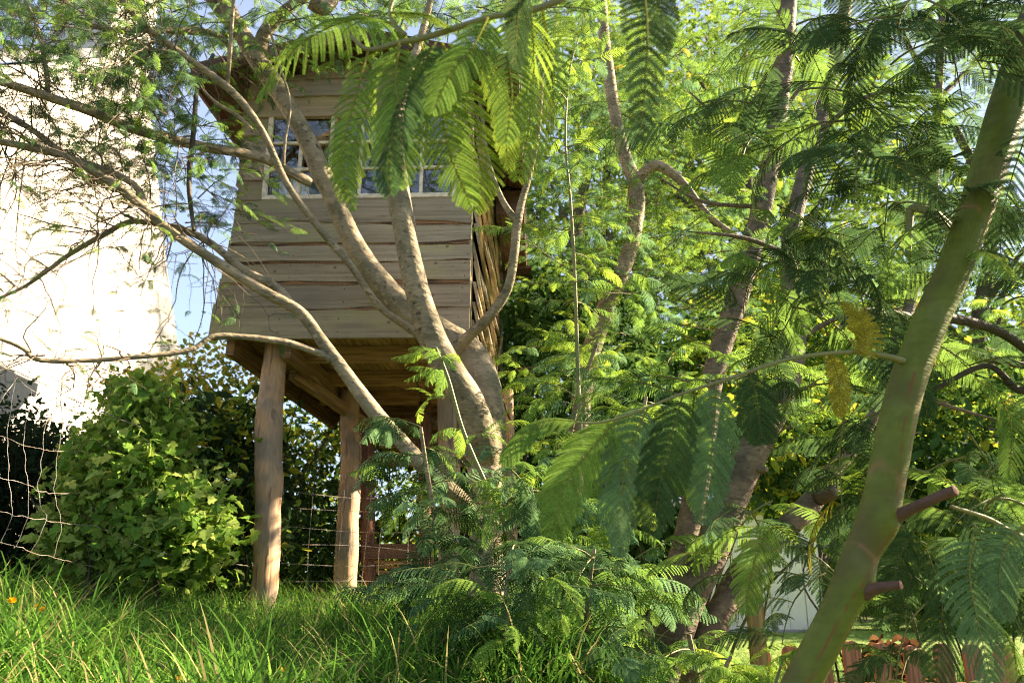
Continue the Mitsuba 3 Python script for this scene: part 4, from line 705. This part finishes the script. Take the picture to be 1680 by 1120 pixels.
# its crown above the camera, out of the picture
crown(NT, (1.5, -.2, 3.2), (1.0, 1.0, .6), 50, .6, 8, .24, 'f', {'green': 3, 'dark': 2})
crown(NT, (2.45, 2.4, 2.1), (.6, .9, .7), 36, .5, 8, .24, 'f', {'green': 3, 'dark': 3})
crown(NT, (2.3, .5, 2.1), (.6, .8, .8), 40, .5, 8, .24, 'f', {'green': 3, 'dark': 3})
crown(NT, (2.6, 1.6, 3.3), (.8, .8, .5), 26, .6, 8, .24, 'f', {'green': 3, 'dark': 2})
def big_frond(pts, width, droop, tone, npairs=19, lean=0.0, twist=0.0, seed=0, up=False, leafl=.0046):
    """A near frond of the green-trunked tree, bent along the points given, with every leaflet."""
    rng = np.random.default_rng(seed); col, stalk = map(np.array, TONES[tone]); m = Leafy(); C = spline(pts, 10); n = len(C)
    arc = np.concatenate([[0], np.cumsum(np.linalg.norm(np.diff(C, axis=0), axis=1))]); Ltot = arc[-1]; u_ = arc / Ltot
    tan = np.gradient(C, axis=0); tan /= np.linalg.norm(tan, axis=1, keepdims=True)
    v, f = tube(C, np.linspace(.0019, .0008, n), 5, cap=False); m.add(v, f, stalk)
    for k in range(npairs):
        q = .06 + .94 * (k / (npairs - 1))**.95; ip = lambda A: np.array([np.interp(q, u_, A[:, e]) for e in range(3)])
        p, t = ip(C), unit(ip(tan)); side0 = unit(np.cross(t, [0.1, -.55, 1.0] if up else [0.25 * math.sin(twist), -math.cos(twist), .35 + lean])); nn = unit(np.cross(side0, t))
        Lp = width * (math.sin(math.pi * (.16 + .82 * q**.9))**.55) * rng.uniform(.9, 1.08)
        for sd in (-1, 1):
            sp = math.radians(66 - 20 * q) * rng.uniform(.94, 1.05); d = unit(t * math.cos(sp) + side0 * sd * math.sin(sp)); P = [p]; segs = 7; dp = droop * rng.uniform(.75, 1.25)
            for g in range(segs): P.append(P[-1] + d * Lp / segs); d = unit(d + np.array([0, 0, -1.0]) * dp / segs + t * .1 / segs)
            P = np.array(P); ss = np.linspace(0, 1, segs + 1); at_ = lambda u: np.stack([np.interp(u, ss, P[:, e]) for e in range(3)], -1)
            nl = 24; u = (np.arange(nl) + .5) / nl; b = at_(u); dd = at_(np.minimum(u + .03, 1)) - at_(np.maximum(u - .03, 0)); dd /= np.linalg.norm(dd, axis=1, keepdims=True)
            w = np.cross(dd, nn); w /= np.linalg.norm(w, axis=1, keepdims=True) + 1e-9; w = w + nn * rng.uniform(-.3, .3)
            ll = leafl * np.clip(1.2 - .6 * u, .4, 1)[:, None] * (width / .06)**.5; hw = dd * (Lp / nl * .36); cc = col * rng.uniform(.8, 1.2)
            for e in (-1, 1):
                dirn = w * e * .86 + dd * .5; vv = np.stack([b - hw * 1.3, b + hw * 1.3, b + dirn * ll + hw * 1.0, b + dirn * ll - hw * 1.0], 1); o = np.arange(nl)[:, None] * 4
                m.add(vv.reshape(-1, 3), np.vstack([o + [0, 1, 2], o + [0, 2, 3]]), np.repeat(cc[None] * rng.uniform(.85, 1.15, (nl, 1)), 4, 0))
            v, f = tube(P, .0006, 3, cap=False); m.add(v, f, stalk * .8)
    v, f, c = m.get(); return put(f'{NT}__frond', mikit.ply((v, f), 'leaf', False, color=c))
FG = [([(-0.172, 1.000, 1.934), (-0.240, 1.060, 1.992), (-0.323, 1.120, 2.010), (-0.384, 1.150, 1.981), (-0.417, 1.160, 1.921)], .082, 1.3, 'fresh'),
      ([(-0.157, 1.000, 1.911), (-0.204, 1.070, 1.899), (-0.232, 1.120, 1.867), (-0.259, 1.140, 1.801), (-0.264, 1.140, 1.726)], .060, .5, 'lime'),
      ([(-0.112, 1.000, 1.902), (-0.137, 0.970, 1.829), (-0.153, 0.950, 1.758), (-0.161, 0.940, 1.687), (-0.159, 0.940, 1.634)], .062, .7, 'dark'),
      ([(-0.103, 1.000, 1.902), (-0.083, 1.050, 1.875), (-0.067, 1.080, 1.820), (-0.054, 1.090, 1.752), (-0.055, 1.090, 1.681)], .068, .5, 'lime'),
      ([(-0.137, 1.020, 1.917), (-0.109, 1.040, 1.836), (-0.095, 1.050, 1.760), (-0.062, 1.050, 1.671)], .06, .5, 'fresh'),
      ([(0.028, 1.020, 1.974), (0.035, 1.100, 1.966), (0.034, 1.150, 1.920), (0.026, 1.170, 1.852), (0.012, 1.170, 1.774)], .068, .6, 'lime'),
      ([(0.009, 1.020, 1.969), (-0.004, 1.000, 1.881), (0.000, 0.980, 1.797), (-0.008, 0.970, 1.723)], .05, .7, 'green'),
      ([(0.008, 0.900, 1.964), (0.010, 0.900, 1.904), (0.006, 0.900, 1.846), (0.004, 0.900, 1.794)], .045, .8, 'dark'),
      ([(-0.210, 1.000, 1.890), (-0.227, 1.000, 1.800), (-0.239, 1.000, 1.712), (-0.220, 1.000, 1.637)], .036, .7, 'green'),
      ([(-0.182, 1.000, 1.955), (-0.127, 1.000, 1.950), (-0.090, 1.000, 1.929)], .04, .6, 'lime'),
      ([(0.185, 0.950, 1.999), (0.170, 0.850, 1.816), (0.160, 0.830, 1.723), (0.149, 0.820, 1.641)], .045, .5, 'dark'),
      ([(0.185, 0.950, 1.999), (0.197, 0.900, 1.885), (0.203, 0.900, 1.818)], .04, .8, 'dark')]
# the spray that droops across the middle, right of the trunk
FG += [([(0.376, 1.430, 1.491), (0.368, 1.430, 1.421), (0.352, 1.420, 1.342), (0.335, 1.420, 1.247)], .066, .5, 'blue'),
       ([(0.311, 1.420, 1.466), (0.289, 1.410, 1.406), (0.261, 1.400, 1.318), (0.240, 1.400, 1.225)], .066, .7, 'dark'),
       ([(0.249, 1.420, 1.447), (0.217, 1.410, 1.384), (0.191, 1.400, 1.297), (0.182, 1.400, 1.194)], .07, .6, 'blue'),
       ([(0.184, 1.400, 1.415), (0.145, 1.400, 1.371), (0.096, 1.400, 1.308), (0.068, 1.400, 1.225)], .068, .8, 'green'),
       ([(0.119, 1.400, 1.413), (0.065, 1.400, 1.415), (0.022, 1.400, 1.393), (-0.013, 1.400, 1.345)], .055, 1.0, 'green'),
       ([(0.446, 1.450, 1.517), (0.453, 1.450, 1.470), (0.461, 1.460, 1.392)], .06, .6, 'dark'),
       ([(0.334, 1.420, 1.475), (0.335, 1.500, 1.399), (0.306, 1.500, 1.308)], .07, .5, 'green'),
       ([(0.667, 1.500, 1.569), (0.694, 1.500, 1.591), (0.688, 1.500, 1.642), (0.661, 1.500, 1.667)], .04, .6, 'gold'),
       ([(0.619, 1.500, 1.567), (0.632, 1.500, 1.518), (0.627, 1.500, 1.446)], .03, .4, 'gold')]
FG += [([(-0.075, 1.050, 1.951), (-0.038, 1.060, 1.903), (-0.014, 1.080, 1.830), (-0.005, 1.100, 1.757)], .055, .6, 'lime'),
       ([(-0.161, 0.970, 1.880), (-0.161, 0.960, 1.803), (-0.146, 0.950, 1.720), (-0.149, 0.950, 1.648)], .058, .6, 'green'),
       ([(0.046, 1.020, 1.977), (0.064, 1.200, 2.040), (0.077, 1.300, 2.008), (0.071, 1.330, 1.923)], .06, .6, 'fresh'),
       ([(-0.034, 0.950, 1.905), (-0.054, 0.930, 1.840), (-0.081, 0.920, 1.794), (-0.103, 0.920, 1.739)], .05, .8, 'green')]
for q, (pts, w_, dp, tn) in enumerate(FG): big_frond(pts, w_, dp, tn, seed=q, npairs=22 if q < 12 or q > 20 else 19, twist=(q * 1.7) % 3 - 1.5, up=q in (0, 9, 16), leafl=.0058 if q in (0, 2, 7, 10, 11) else .0044 if q < 12 or q > 20 else .0062)
# fronds hanging at the right, in the shade of the trunk
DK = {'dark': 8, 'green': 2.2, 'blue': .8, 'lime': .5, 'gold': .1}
random.seed(31)
def hang(px, n, L, size, tones, az=(0, 6.28), el=(-.6, .3), nf=5, shapes=(1, 2, 0)):
    for _ in range(n):
        p = np.array(px) + R.normal(size=3) * np.array([.10, .18, .10]); sprig(NT, p, random.uniform(*az), random.uniform(*el), L, nf, size, 'n', tones, shapes, .0035, part='frond' , droop=1.2)
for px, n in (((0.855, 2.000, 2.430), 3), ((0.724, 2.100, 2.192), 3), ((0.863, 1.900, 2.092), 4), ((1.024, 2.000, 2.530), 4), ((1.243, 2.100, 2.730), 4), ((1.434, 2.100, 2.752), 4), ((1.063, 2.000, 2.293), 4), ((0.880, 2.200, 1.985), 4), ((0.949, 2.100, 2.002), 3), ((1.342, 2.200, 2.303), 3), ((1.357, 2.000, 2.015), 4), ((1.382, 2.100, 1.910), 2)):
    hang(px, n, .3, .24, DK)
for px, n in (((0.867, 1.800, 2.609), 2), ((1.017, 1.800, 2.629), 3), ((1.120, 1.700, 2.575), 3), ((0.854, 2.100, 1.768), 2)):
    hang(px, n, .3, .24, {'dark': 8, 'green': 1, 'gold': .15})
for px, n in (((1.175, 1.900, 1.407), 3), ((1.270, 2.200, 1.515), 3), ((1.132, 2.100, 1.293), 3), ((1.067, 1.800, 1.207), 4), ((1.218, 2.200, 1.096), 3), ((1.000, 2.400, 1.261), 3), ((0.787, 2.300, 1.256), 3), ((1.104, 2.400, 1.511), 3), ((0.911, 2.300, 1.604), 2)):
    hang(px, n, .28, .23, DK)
for pts, w_, tn in (([(0.848, 1.500, 1.219), (0.816, 1.480, 1.155), (0.807, 1.460, 1.074), (0.808, 1.450, 0.987)], .075, 'blue'), ([(0.941, 1.500, 1.241), (0.888, 1.480, 1.197), (0.856, 1.460, 1.145), (0.851, 1.450, 1.084)], .06, 'blue'), ([(0.856, 1.700, 1.204), (0.863, 1.680, 1.109), (0.833, 1.660, 1.018), (0.811, 1.650, 0.943)], .07, 'dark'), ([(0.886, 1.800, 1.246), (0.849, 1.800, 1.194), (0.817, 1.800, 1.118)], .07, 'dark'),
                    ([(1.077, 1.800, 1.591), (1.126, 1.800, 1.548), (1.139, 1.800, 1.463), (1.115, 1.800, 1.366)], .07, 'green'), ([(1.180, 1.600, 2.142), (1.090, 1.600, 1.944), (1.052, 1.600, 1.799)], .075, 'dark'), ([(1.127, 1.500, 2.263), (1.025, 1.500, 2.294), (0.923, 1.500, 2.247)], .07, 'dark'), ([(0.610, 1.900, 1.265), (0.570, 1.900, 1.210), (0.542, 1.900, 1.130), (0.531, 1.900, 1.077)], .07, 'green')):
    big_frond(pts, w_, .6, tn, seed=int(w_ * 1e4) + len(pts) + int(pts[0][0] * 100), twist=.8)

# ---------------------------------------------------------------- hedges and shrubs on the left
random.seed(41)
def shrub(name, label, cat='shrub'): t = numbered(name); tag(t, label, cat); return t
t = shrub('hedge', 'dark small-leaved clipped hedge behind the wire at far left', 'hedge')
bush(t, 'foliage', ['privet'], (-4.15, 6.7, 1.5), (.6, 1.5, .80), 2700, 1.35, box=True, shell=.5); stems(t, (-4.1, 6.7), 14, 1.4, (.4, .9))
t = shrub('ivy_shrub', 'dense bright ivy mound left of the front stilt')
ci = np.array((-2.298, 4.950, 1.625))
for c_, a_, n_ in (((-2.524, 5.050, 1.968), .24, 80), ((-2.307, 5.100, 2.076), .25, 90), ((-2.611, 5.000, 1.675), .22, 70), ((-2.308, 4.950, 1.707), .28, 110), ((-2.102, 5.050, 1.680), .24, 80), ((-2.430, 4.950, 1.378), .26, 90), ((-2.109, 4.850, 1.356), .28, 110), ((-1.897, 4.950, 1.378), .22, 70), ((-2.513, 5.150, 2.267), .16, 36), ((-2.673, 5.000, 1.345), .2, 50)):
    bush(t, 'foliage', ['ivy', 'ivy_pale'], c_, (a_, a_ * .9, a_ * 1.05), n_, random.uniform(.8, 1.1), shell=.25)
    for _ in range(26):
        d = R.normal(size=3); d[1] = -abs(d[1]) * 1.4; d /= np.linalg.norm(d); p = np.array(c_) + d * a_ * R.uniform(.85, 1.35); p[2] = max(p[2], zg(p[0], p[1]) + .08)
        instance(numbered(f'{t}__leaf'), f'ivy_leaf_{random.choice((0, 0, 1, 1, 2, 2, 3))}', frame(p, math.atan2(d[1], d[0]) + random.gauss(0, .7), -random.uniform(.1, 1.3), random.gauss(0, .5), random.uniform(.04, .095)))
for _ in range(16):                                                              # trailing shoots
    c = wander(ci + R.normal(size=3) * np.array([.3, .15, .35]), random.uniform(2.2, 7), random.uniform(.1, 1.3), random.uniform(.3, .6), 8, .35, 1.5); twig(t, c, .0028, .0014)
    for q in range(3, 9): instance(f"{t}__foliage__{piece.setdefault(t + '__foliage', 0) + 1:04d}", f'ivy_leaf_{random.randrange(4)}', frame(c[q], random.uniform(0, 6.28), random.uniform(-.8, .3), random.gauss(0, .5), random.uniform(.03, .06))); piece[t + '__foliage'] += 1
stems(t, (ci[0], ci[1]), 12, .9, (.25, .15))
t = shrub('evergreen_shrub', 'glossy long-leaved evergreen shrub between the ivy and the front stilt')
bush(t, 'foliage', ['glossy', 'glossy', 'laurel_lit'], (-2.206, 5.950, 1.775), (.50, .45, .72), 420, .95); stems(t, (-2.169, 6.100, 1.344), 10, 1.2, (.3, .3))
t = shrub('hazel_shrub', 'yellowing loose shrub above the evergreens, left of the stilt')
bush(t, 'foliage', ['hazel'], (-2.835, 7.400, 2.785), (.75, .5, .55), 300, 1.0, shell=.2); stems(t, (-2.632, 7.400, 1.927), 16, 2.2, (.5, .3)); bush(t, 'foliage', ['hazel'], (-3.193, 6.800, 2.680), (.5, .4, .18), 46, .9, shell=.2)
t = shrub('dark_shrub', 'shaded thicket behind the tree house stilts')
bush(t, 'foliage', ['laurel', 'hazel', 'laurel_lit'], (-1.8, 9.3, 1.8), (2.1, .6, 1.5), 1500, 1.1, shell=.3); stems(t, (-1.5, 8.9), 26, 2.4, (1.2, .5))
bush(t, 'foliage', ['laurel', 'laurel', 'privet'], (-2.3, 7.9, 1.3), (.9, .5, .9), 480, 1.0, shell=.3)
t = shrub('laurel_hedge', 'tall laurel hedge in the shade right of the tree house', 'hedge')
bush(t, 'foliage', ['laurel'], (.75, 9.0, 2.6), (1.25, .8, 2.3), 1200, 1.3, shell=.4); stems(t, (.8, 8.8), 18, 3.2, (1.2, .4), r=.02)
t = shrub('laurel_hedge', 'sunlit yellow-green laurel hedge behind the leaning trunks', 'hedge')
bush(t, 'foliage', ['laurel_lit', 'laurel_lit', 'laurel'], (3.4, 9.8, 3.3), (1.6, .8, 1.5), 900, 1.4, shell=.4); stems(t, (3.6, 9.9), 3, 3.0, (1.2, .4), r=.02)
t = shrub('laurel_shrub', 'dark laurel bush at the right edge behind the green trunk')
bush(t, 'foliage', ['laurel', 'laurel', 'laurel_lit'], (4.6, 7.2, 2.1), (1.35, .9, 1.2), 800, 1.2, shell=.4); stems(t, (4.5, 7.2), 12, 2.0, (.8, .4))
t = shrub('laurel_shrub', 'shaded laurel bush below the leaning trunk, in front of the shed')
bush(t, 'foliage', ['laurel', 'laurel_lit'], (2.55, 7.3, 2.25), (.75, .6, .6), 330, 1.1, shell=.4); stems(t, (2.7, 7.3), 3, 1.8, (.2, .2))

# trees behind
def far_tree(label, x, y, h, rad, n, size, kinds=('far_leaf', 'laurel_lit'), mim=False):
    t = numbered('far_tree'); tag(t, label, 'tree', None)
    z = float(zg(x, y)); c = [(x, y, z - .2, .22), (x + R.normal() * .2, y, z + h * .35, .17), (x + R.normal() * .3, y, z + h * .6, .12), (x + R.normal() * .5, y, z + h * .9, .05)]
    parts = [limb(c, 6, 10, .1, 2)]
    for q in range(7):
        b = np.array(c[2][:3]) * R.uniform(.3, 1) + 0; u = R.uniform(.3, .85); b = np.array([x, y, z + h * u]); e = b + np.array([R.normal() * rad[0] * .6, R.normal() * rad[1] * .5, h * .18]); parts.append(limb([(*b, .07), (*((b + e) / 2 + R.normal(size=3) * .15), .05), (*e, .02)], 5, 7, .1, 2))
    scene[f'{t}__trunk'] = mikit.ply(join(parts), 'bark_dark', True)
    C = np.array([x, y, z + h * .66])
    for q in range(n):
        d = R.normal(size=3); d /= np.linalg.norm(d); w = .7 + .6 * meshkit.noise((C + d * np.array(rad))[None] * .9, 5)[0]; p = C + d * np.array(rad) * w * R.uniform(.3, 1)**.5
        if mim: sprig(t, p, random.uniform(0, 6.28), random.uniform(-.3, .7), .8, 7, .26, 'f', mim, (0, 1, 3), .006, droop=.7)
        else: piece_of(f'{t}__crown', f'{random.choice(kinds)}_{random.randrange(3)}', frame(p, random.uniform(0, 6.28), random.gauss(0, .5), random.gauss(0, .5), size * random.uniform(.7, 1.3)))
random.seed(51)
far_tree('tall feathery mimosa behind the forked trunk', 1.5, 14.6, 13.2, (2.7, 1.9, 5.2), 760, 1, mim=BR)
far_tree('tall bright mimosa at the back right of centre', 5.0, 15.4, 13.8, (2.9, 2.0, 5.4), 760, 1, mim=BR)
far_tree('feathery mimosa behind the top right fronds', 9.4, 15.4, 14.0, (3.0, 2.0, 5.8), 700, 1, mim=BR)
far_tree('broad-leaved tree far behind the tree house', -1.2, 17.0, 8.0, (2.4, 2.0, 2.6), 500, 1.5)
far_tree('tall yellow-green tree behind the tall mimosas, right of the tree house', 1.8, 18.5, 16.5, (3.4, 1.6, 6.6), 1200, 1.7, ('far_leaf', 'laurel_lit', 'laurel_lit'))
far_tree('tall yellow-green tree at the back above the shed', 7.6, 20.5, 17.0, (5.0, 1.8, 7.0), 1300, 2.0, ('far_leaf', 'laurel_lit', 'laurel_lit'))
far_tree('rounded tree behind the shed roof', 6.0, 22.0, 6.5, (2.8, 2.0, 2.4), 420, 1.7)
far_tree('tree at the far right beyond the lawn', 13.0, 18.0, 7.5, (3.0, 2.4, 3.2), 480, 1.7)
far_tree('wide tree closing the view at far right', 17.0, 25.0, 8.0, (4.0, 2.4, 3.4), 460, 2.0)
far_tree('low tree left of the shed', 2.2, 18.5, 6.0, (2.2, 1.6, 2.6), 400, 1.6)
t = shrub('laurel_shrub', 'rounded green shrub on the lawn edge right of the white shed'); bush(t, 'foliage', ['laurel', 'laurel_lit', 'far_leaf'], (7.6, 13.9, 1.5), (1.9, .8, 1.3), 420, 1.3, shell=.3); stems(t, (7.5, 13.9), 8, 1.5, (.8, .3))
t = shrub('garden_hedge', 'long green hedge closing the garden at the back', 'hedge')
for x in np.arange(-9, 24, 2.2): bush(t, 'foliage', ['far_leaf'], (x, 21.5, 1.6), (1.4, .8, 1.7), 110, 1.5, shell=.3)

# ---------------------------------------------------------------- wire fence at the left
WF = 'wire_fence'
tag(WF, 'slack rusty wire netting in front of the clipped hedge at far left', 'fence')
def wr(pts, r=.0014): s = spline(pts, 8); s = s + (meshkit.noise(np.stack([s[:, 0] * 20, s[:, 1] * 20, s[:, 2] * 20], 1), 3)[:, None] - .5) * .012; put(f'{WF}__wire', mikit.ply(tube(s, r, 5), 'wire', True))
wr([(-2.286, 3.300, 2.099), (-2.185, 3.420, 1.988), (-2.162, 3.520, 1.953), (-2.151, 3.650, 1.936), (-2.153, 3.800, 1.929), (-2.201, 4.050, 1.942)])
wr([(-2.215, 3.300, 1.723), (-2.192, 3.420, 1.725), (-2.180, 3.520, 1.712), (-2.170, 3.650, 1.708), (-2.179, 3.800, 1.722), (-2.203, 4.050, 1.753)])
wr([(-2.183, 3.300, 1.551), (-2.136, 3.420, 1.543), (-2.111, 3.520, 1.530), (-2.135, 3.650, 1.517), (-2.149, 3.800, 1.524), (-2.111, 4.050, 1.551)])
wr([(-2.159, 3.300, 1.423), (-2.111, 3.420, 1.403), (-2.109, 3.520, 1.394), (-2.103, 3.650, 1.393), (-2.117, 3.800, 1.392), (-2.087, 4.050, 1.390)])
wr([(-2.136, 3.300, 1.302), (-2.120, 3.420, 1.283), (-2.119, 3.520, 1.269), (-2.120, 3.650, 1.253), (-2.105, 3.800, 1.230), (-2.057, 4.050, 1.192)])
wr([(-2.277, 3.300, 2.053), (-2.177, 3.550, 2.006), (-2.073, 3.800, 1.947), (-2.028, 4.300, 1.930)], .0028)
wr([(-2.193, 3.420, 1.988), (-2.181, 3.420, 1.725), (-2.143, 3.420, 1.543), (-2.101, 3.420, 1.403), (-2.128, 3.420, 1.283)])
wr([(-2.170, 3.520, 1.953), (-2.169, 3.520, 1.712), (-2.119, 3.520, 1.530), (-2.099, 3.520, 1.394), (-2.127, 3.520, 1.269)])
wr([(-2.159, 3.650, 1.936), (-2.158, 3.650, 1.708), (-2.143, 3.650, 1.517), (-2.092, 3.650, 1.393), (-2.129, 3.650, 1.253)])
wr([(-2.162, 3.800, 1.929), (-2.167, 3.800, 1.722), (-2.158, 3.800, 1.524), (-2.105, 3.800, 1.392), (-2.113, 3.800, 1.230)])
wr([(-2.181, 3.300, 1.814), (-2.186, 3.420, 1.994)])
wr([(-2.036, 3.950, 1.390), (-1.974, 4.600, 1.280), (-1.732, 5.600, 1.208)])

for a in ((-1.544, 5.750, 0.929),):
    pass
NF = 'wire_netting'
tag(NF, 'thin wire netting strung between the stilts under the tree house', 'fence')
def nw(pts): s = spline(pts, 6); put(f'{NF}__wire', mikit.ply(tube(s, .0016, 4), 'wire', True))
for q in range(7):
    z = .98 + q * .13; nw([(-1.72 + .02 * random.gauss(0, 1), 5.9, z), (-1.2, 6.45, z + random.gauss(0, .02)), (-.7, 6.6, z + random.gauss(0, .025)), (-.35, 6.2, z)])
for q in range(9):
    u = q / 8; x = -1.65 + 1.25 * u; y = 5.95 + .65 * math.sin(u * 2.6) ; nw([(x, y, .9), (x + random.gauss(0, .03), y, 1.3), (x + random.gauss(0, .03), y, 1.8)])

# ---------------------------------------------------------------- grass and small plants
random.seed(61)
for q in range(5):
    rng = np.random.default_rng(70 + q); m = Leafy()
    for k in range(16):
        L = rng.uniform(.14, .5) * (.7 + .3 * (q % 2)); w = rng.uniform(.0022, .0042); az = rng.uniform(0, 6.28); e = rng.uniform(.9, 1.5); bend = rng.uniform(.6, 2.3); p = np.array([*(rng.normal(size=2) * .035), -.02]); P = [p]
        for g in range(6): P.append(P[-1] + np.array([math.cos(az) * math.cos(e), math.sin(az) * math.cos(e), math.sin(e)]) * L / 6); e -= bend / 6 * (.5 + g / 5)
        P = np.array(P); sd = np.array([-math.sin(az), math.cos(az), 0]); ww = w * np.array([.7, 1, 1, .95, .8, .5, .05])[:, None]
        v = np.vstack([P - sd * ww, P + sd * ww]); i = np.arange(6); f = np.vstack([np.stack([i, i + 1, i + 8], 1), np.stack([i, i + 8, i + 7], 1)])
        c = np.array([(.10, .225, .03), (.14, .28, .04), (.07, .165, .028), (.19, .31, .05), (.32, .28, .12)][rng.choice(5, p=[.3, .25, .28, .1, .07])]) * rng.uniform(.8, 1.2); m.add(v, f, c)
    group(f'tuft_{q}', *m.get(), 'grass_leaf')
tag('tall_grass', 'long uncut green grass covering the bank', 'grass', kind='stuff')
k = 0
while k < 3600:
    y = 1.35 + 5.6 * R.random()**1.25; x = R.uniform(-.72 * y - .3, .18 * y + .3)
    if x > .75: continue
    if y > 5.0 and x < -1.9: 
        if R.random() < .6: continue
    s_ = (1.0 + .35 * smooth(-x, 1.2, 2.8)) * (.45 + 1.0 * meshkit.noise(np.array([[x * 2.6, y * 2.6, 0]]), 6)[0]); 
    if y > 4.0: s_ *= .62
    elif y > 3.2: s_ *= .82
    piece_of('tall_grass', f'tuft_{random.randrange(5)}', frame((x, y, float(zg(x, y))), random.uniform(0, 6.28), 0, random.gauss(0, .12), s_)); k += 1
tag('lawn_grass', 'short grass blades on the sunlit lawn', 'grass', kind='stuff')
for _ in range(1500):
    y = 8.4 + 7.5 * R.random()**1.5; x = R.uniform(1.6, .66 * y + 1); piece_of('lawn_grass', f'tuft_{random.randrange(5)}', frame((x, y, float(zg(x, y)) + .02), random.uniform(0, 6.28), 0, 0, .28))
tag('low_grass', 'shaded grass around the picket fence', 'grass', kind='stuff')
for _ in range(500):
    y = R.uniform(2.6, 8); x = R.uniform(.8, .62 * y + .6); piece_of('low_grass', f'tuft_{random.randrange(5)}', frame((x, y, float(zg(x, y))), random.uniform(0, 6.28), 0, 0, random.uniform(.4, .9)))
# broad-leaved weeds at the foot of the shrubs and stilts
tag('weeds', 'low broad-leaved weeds along the foot of the shrubs and stilts', 'weeds', kind='stuff')
for _ in range(150):
    x = R.uniform(-3.6, -.2); y = 4.9 + R.normal() * .35 + .5 * (x > -1.5); piece_of('weeds', f"{random.choice(['ivy', 'privet'])}_{random.randrange(3)}", frame((x, y, float(zg(x, y)) + .04), random.uniform(0, 6.28), 0, 0, random.uniform(.45, .8)))
for _ in range(60):
    x = R.uniform(-2.6, .2); y = R.uniform(2.2, 4.6); piece_of('weeds', f'privet_{random.randrange(3)}', frame((x, y, float(zg(x, y)) + .05), random.uniform(0, 6.28), 0, 0, random.uniform(.4, .8)))
# dandelions
m = Leafy(); a = np.arange(16) * 2 * np.pi / 16
for q in range(3):
    rr = .016 - .004 * q; v = np.vstack([[[0, 0, .002 * q]], np.stack([rr * np.cos(a + q * .2) * (1 - .2 * (np.arange(16) % 2)), rr * np.sin(a + q * .2) * (1 - .2 * (np.arange(16) % 2)), .004 + .003 * q + 0 * a], 1)]); i = np.arange(16); m.add(v, np.stack([i * 0, 1 + i, 1 + (i + 1) % 16], 1), (.75, .42, .01))
group('flower_head', *m.get(), 'leaf')
FL = ['upper of the pair of orange-yellow flowers at the left edge of the grass', 'orange-yellow flower nearest the left edge of the photo', 'yellow flower in the grass at the bottom, left of the middle', 'leftmost yellow flower along the bottom edge', 'yellow flower on the bottom edge, second from the left', 'orange-yellow flower just below the wire fence in long grass', 'yellow flower at the bottom near the mimosa shoots']
for px in ((-1.695, 3.000, 1.045), (-1.731, 2.900, 1.068), (-0.720, 2.700, 0.864), (-0.975, 2.500, 0.860), (-0.922, 2.550, 0.853), (-1.788, 3.200, 1.027), (-0.534, 3.000, 0.852)):
    t = numbered('dandelion'); tag(t, FL.pop(0), 'flower', 'yellow flowers in the grass')
    b = np.array(px); g0 = float(zg(b[0], b[1])); b[2] = max(b[2], g0 + .1); scene[f'{t}__stem'] = mikit.ply(tube(spline([(b[0] + .02, b[1], g0 - .02), (b[0] + .008, b[1], (g0 + b[2]) / 2), tuple(b)], 5), .0018, 5), 'stem_green', True)
    instance(f'{t}__flower_head', 'flower_head', frame(b, random.uniform(0, 6), random.uniform(-.5, .5), -.6, 1.0))
# fallen leaves heaped behind the pickets
tag('leaf_heap', 'heap of brown fallen leaves behind the picket fence', 'leaves', kind='stuff')
m = Leafy(); rng = np.random.default_rng(90)
for k in range(12):
    v, f = leaf_faces(.07, .06, .5, .4, 'round'); M = frame(rng.normal(size=3) * np.array([.07, .07, .03]), rng.uniform(0, 6.28), rng.normal() * .4, rng.normal() * .5, rng.uniform(.7, 1.3)); m.add(v @ M[:3, :3].T + M[:3, 3], f, np.array([(.11, .055, .025), (.08, .042, .022), (.15, .08, .03)][k % 3]) * rng.uniform(.7, 1.2))
group('dead_leaves', *m.get(), 'leaf')
for _ in range(90):
    x, y = R.normal(2.0, .3), R.normal(4.4, .25); h = .62 * math.exp(-((x - 2.0) / .35)**2 - ((y - 4.4) / .35)**2); piece_of('leaf_heap', 'dead_leaves', frame((x, y, float(zg(x, y)) + h), random.uniform(0, 6), 0, 0, 1.0))

# twigs gathered during planting, one mesh for each plant
for t, ms in TW.items():
    big = t in (NT,) or t.startswith('mimosa_sapling'); scene[f'{t}__twigs'] = mikit.ply(join(ms), 'stem_green' if big else 'twig_brown', True); labels[f'{t}__twigs'] = {'label': 'thin leaf-bearing twigs', 'kind': 'stuff'}
for k in list(piece):
    if k.count('__') == 1: labels.setdefault(k, {'label': 'feathery or leafy foliage', 'kind': 'stuff'})
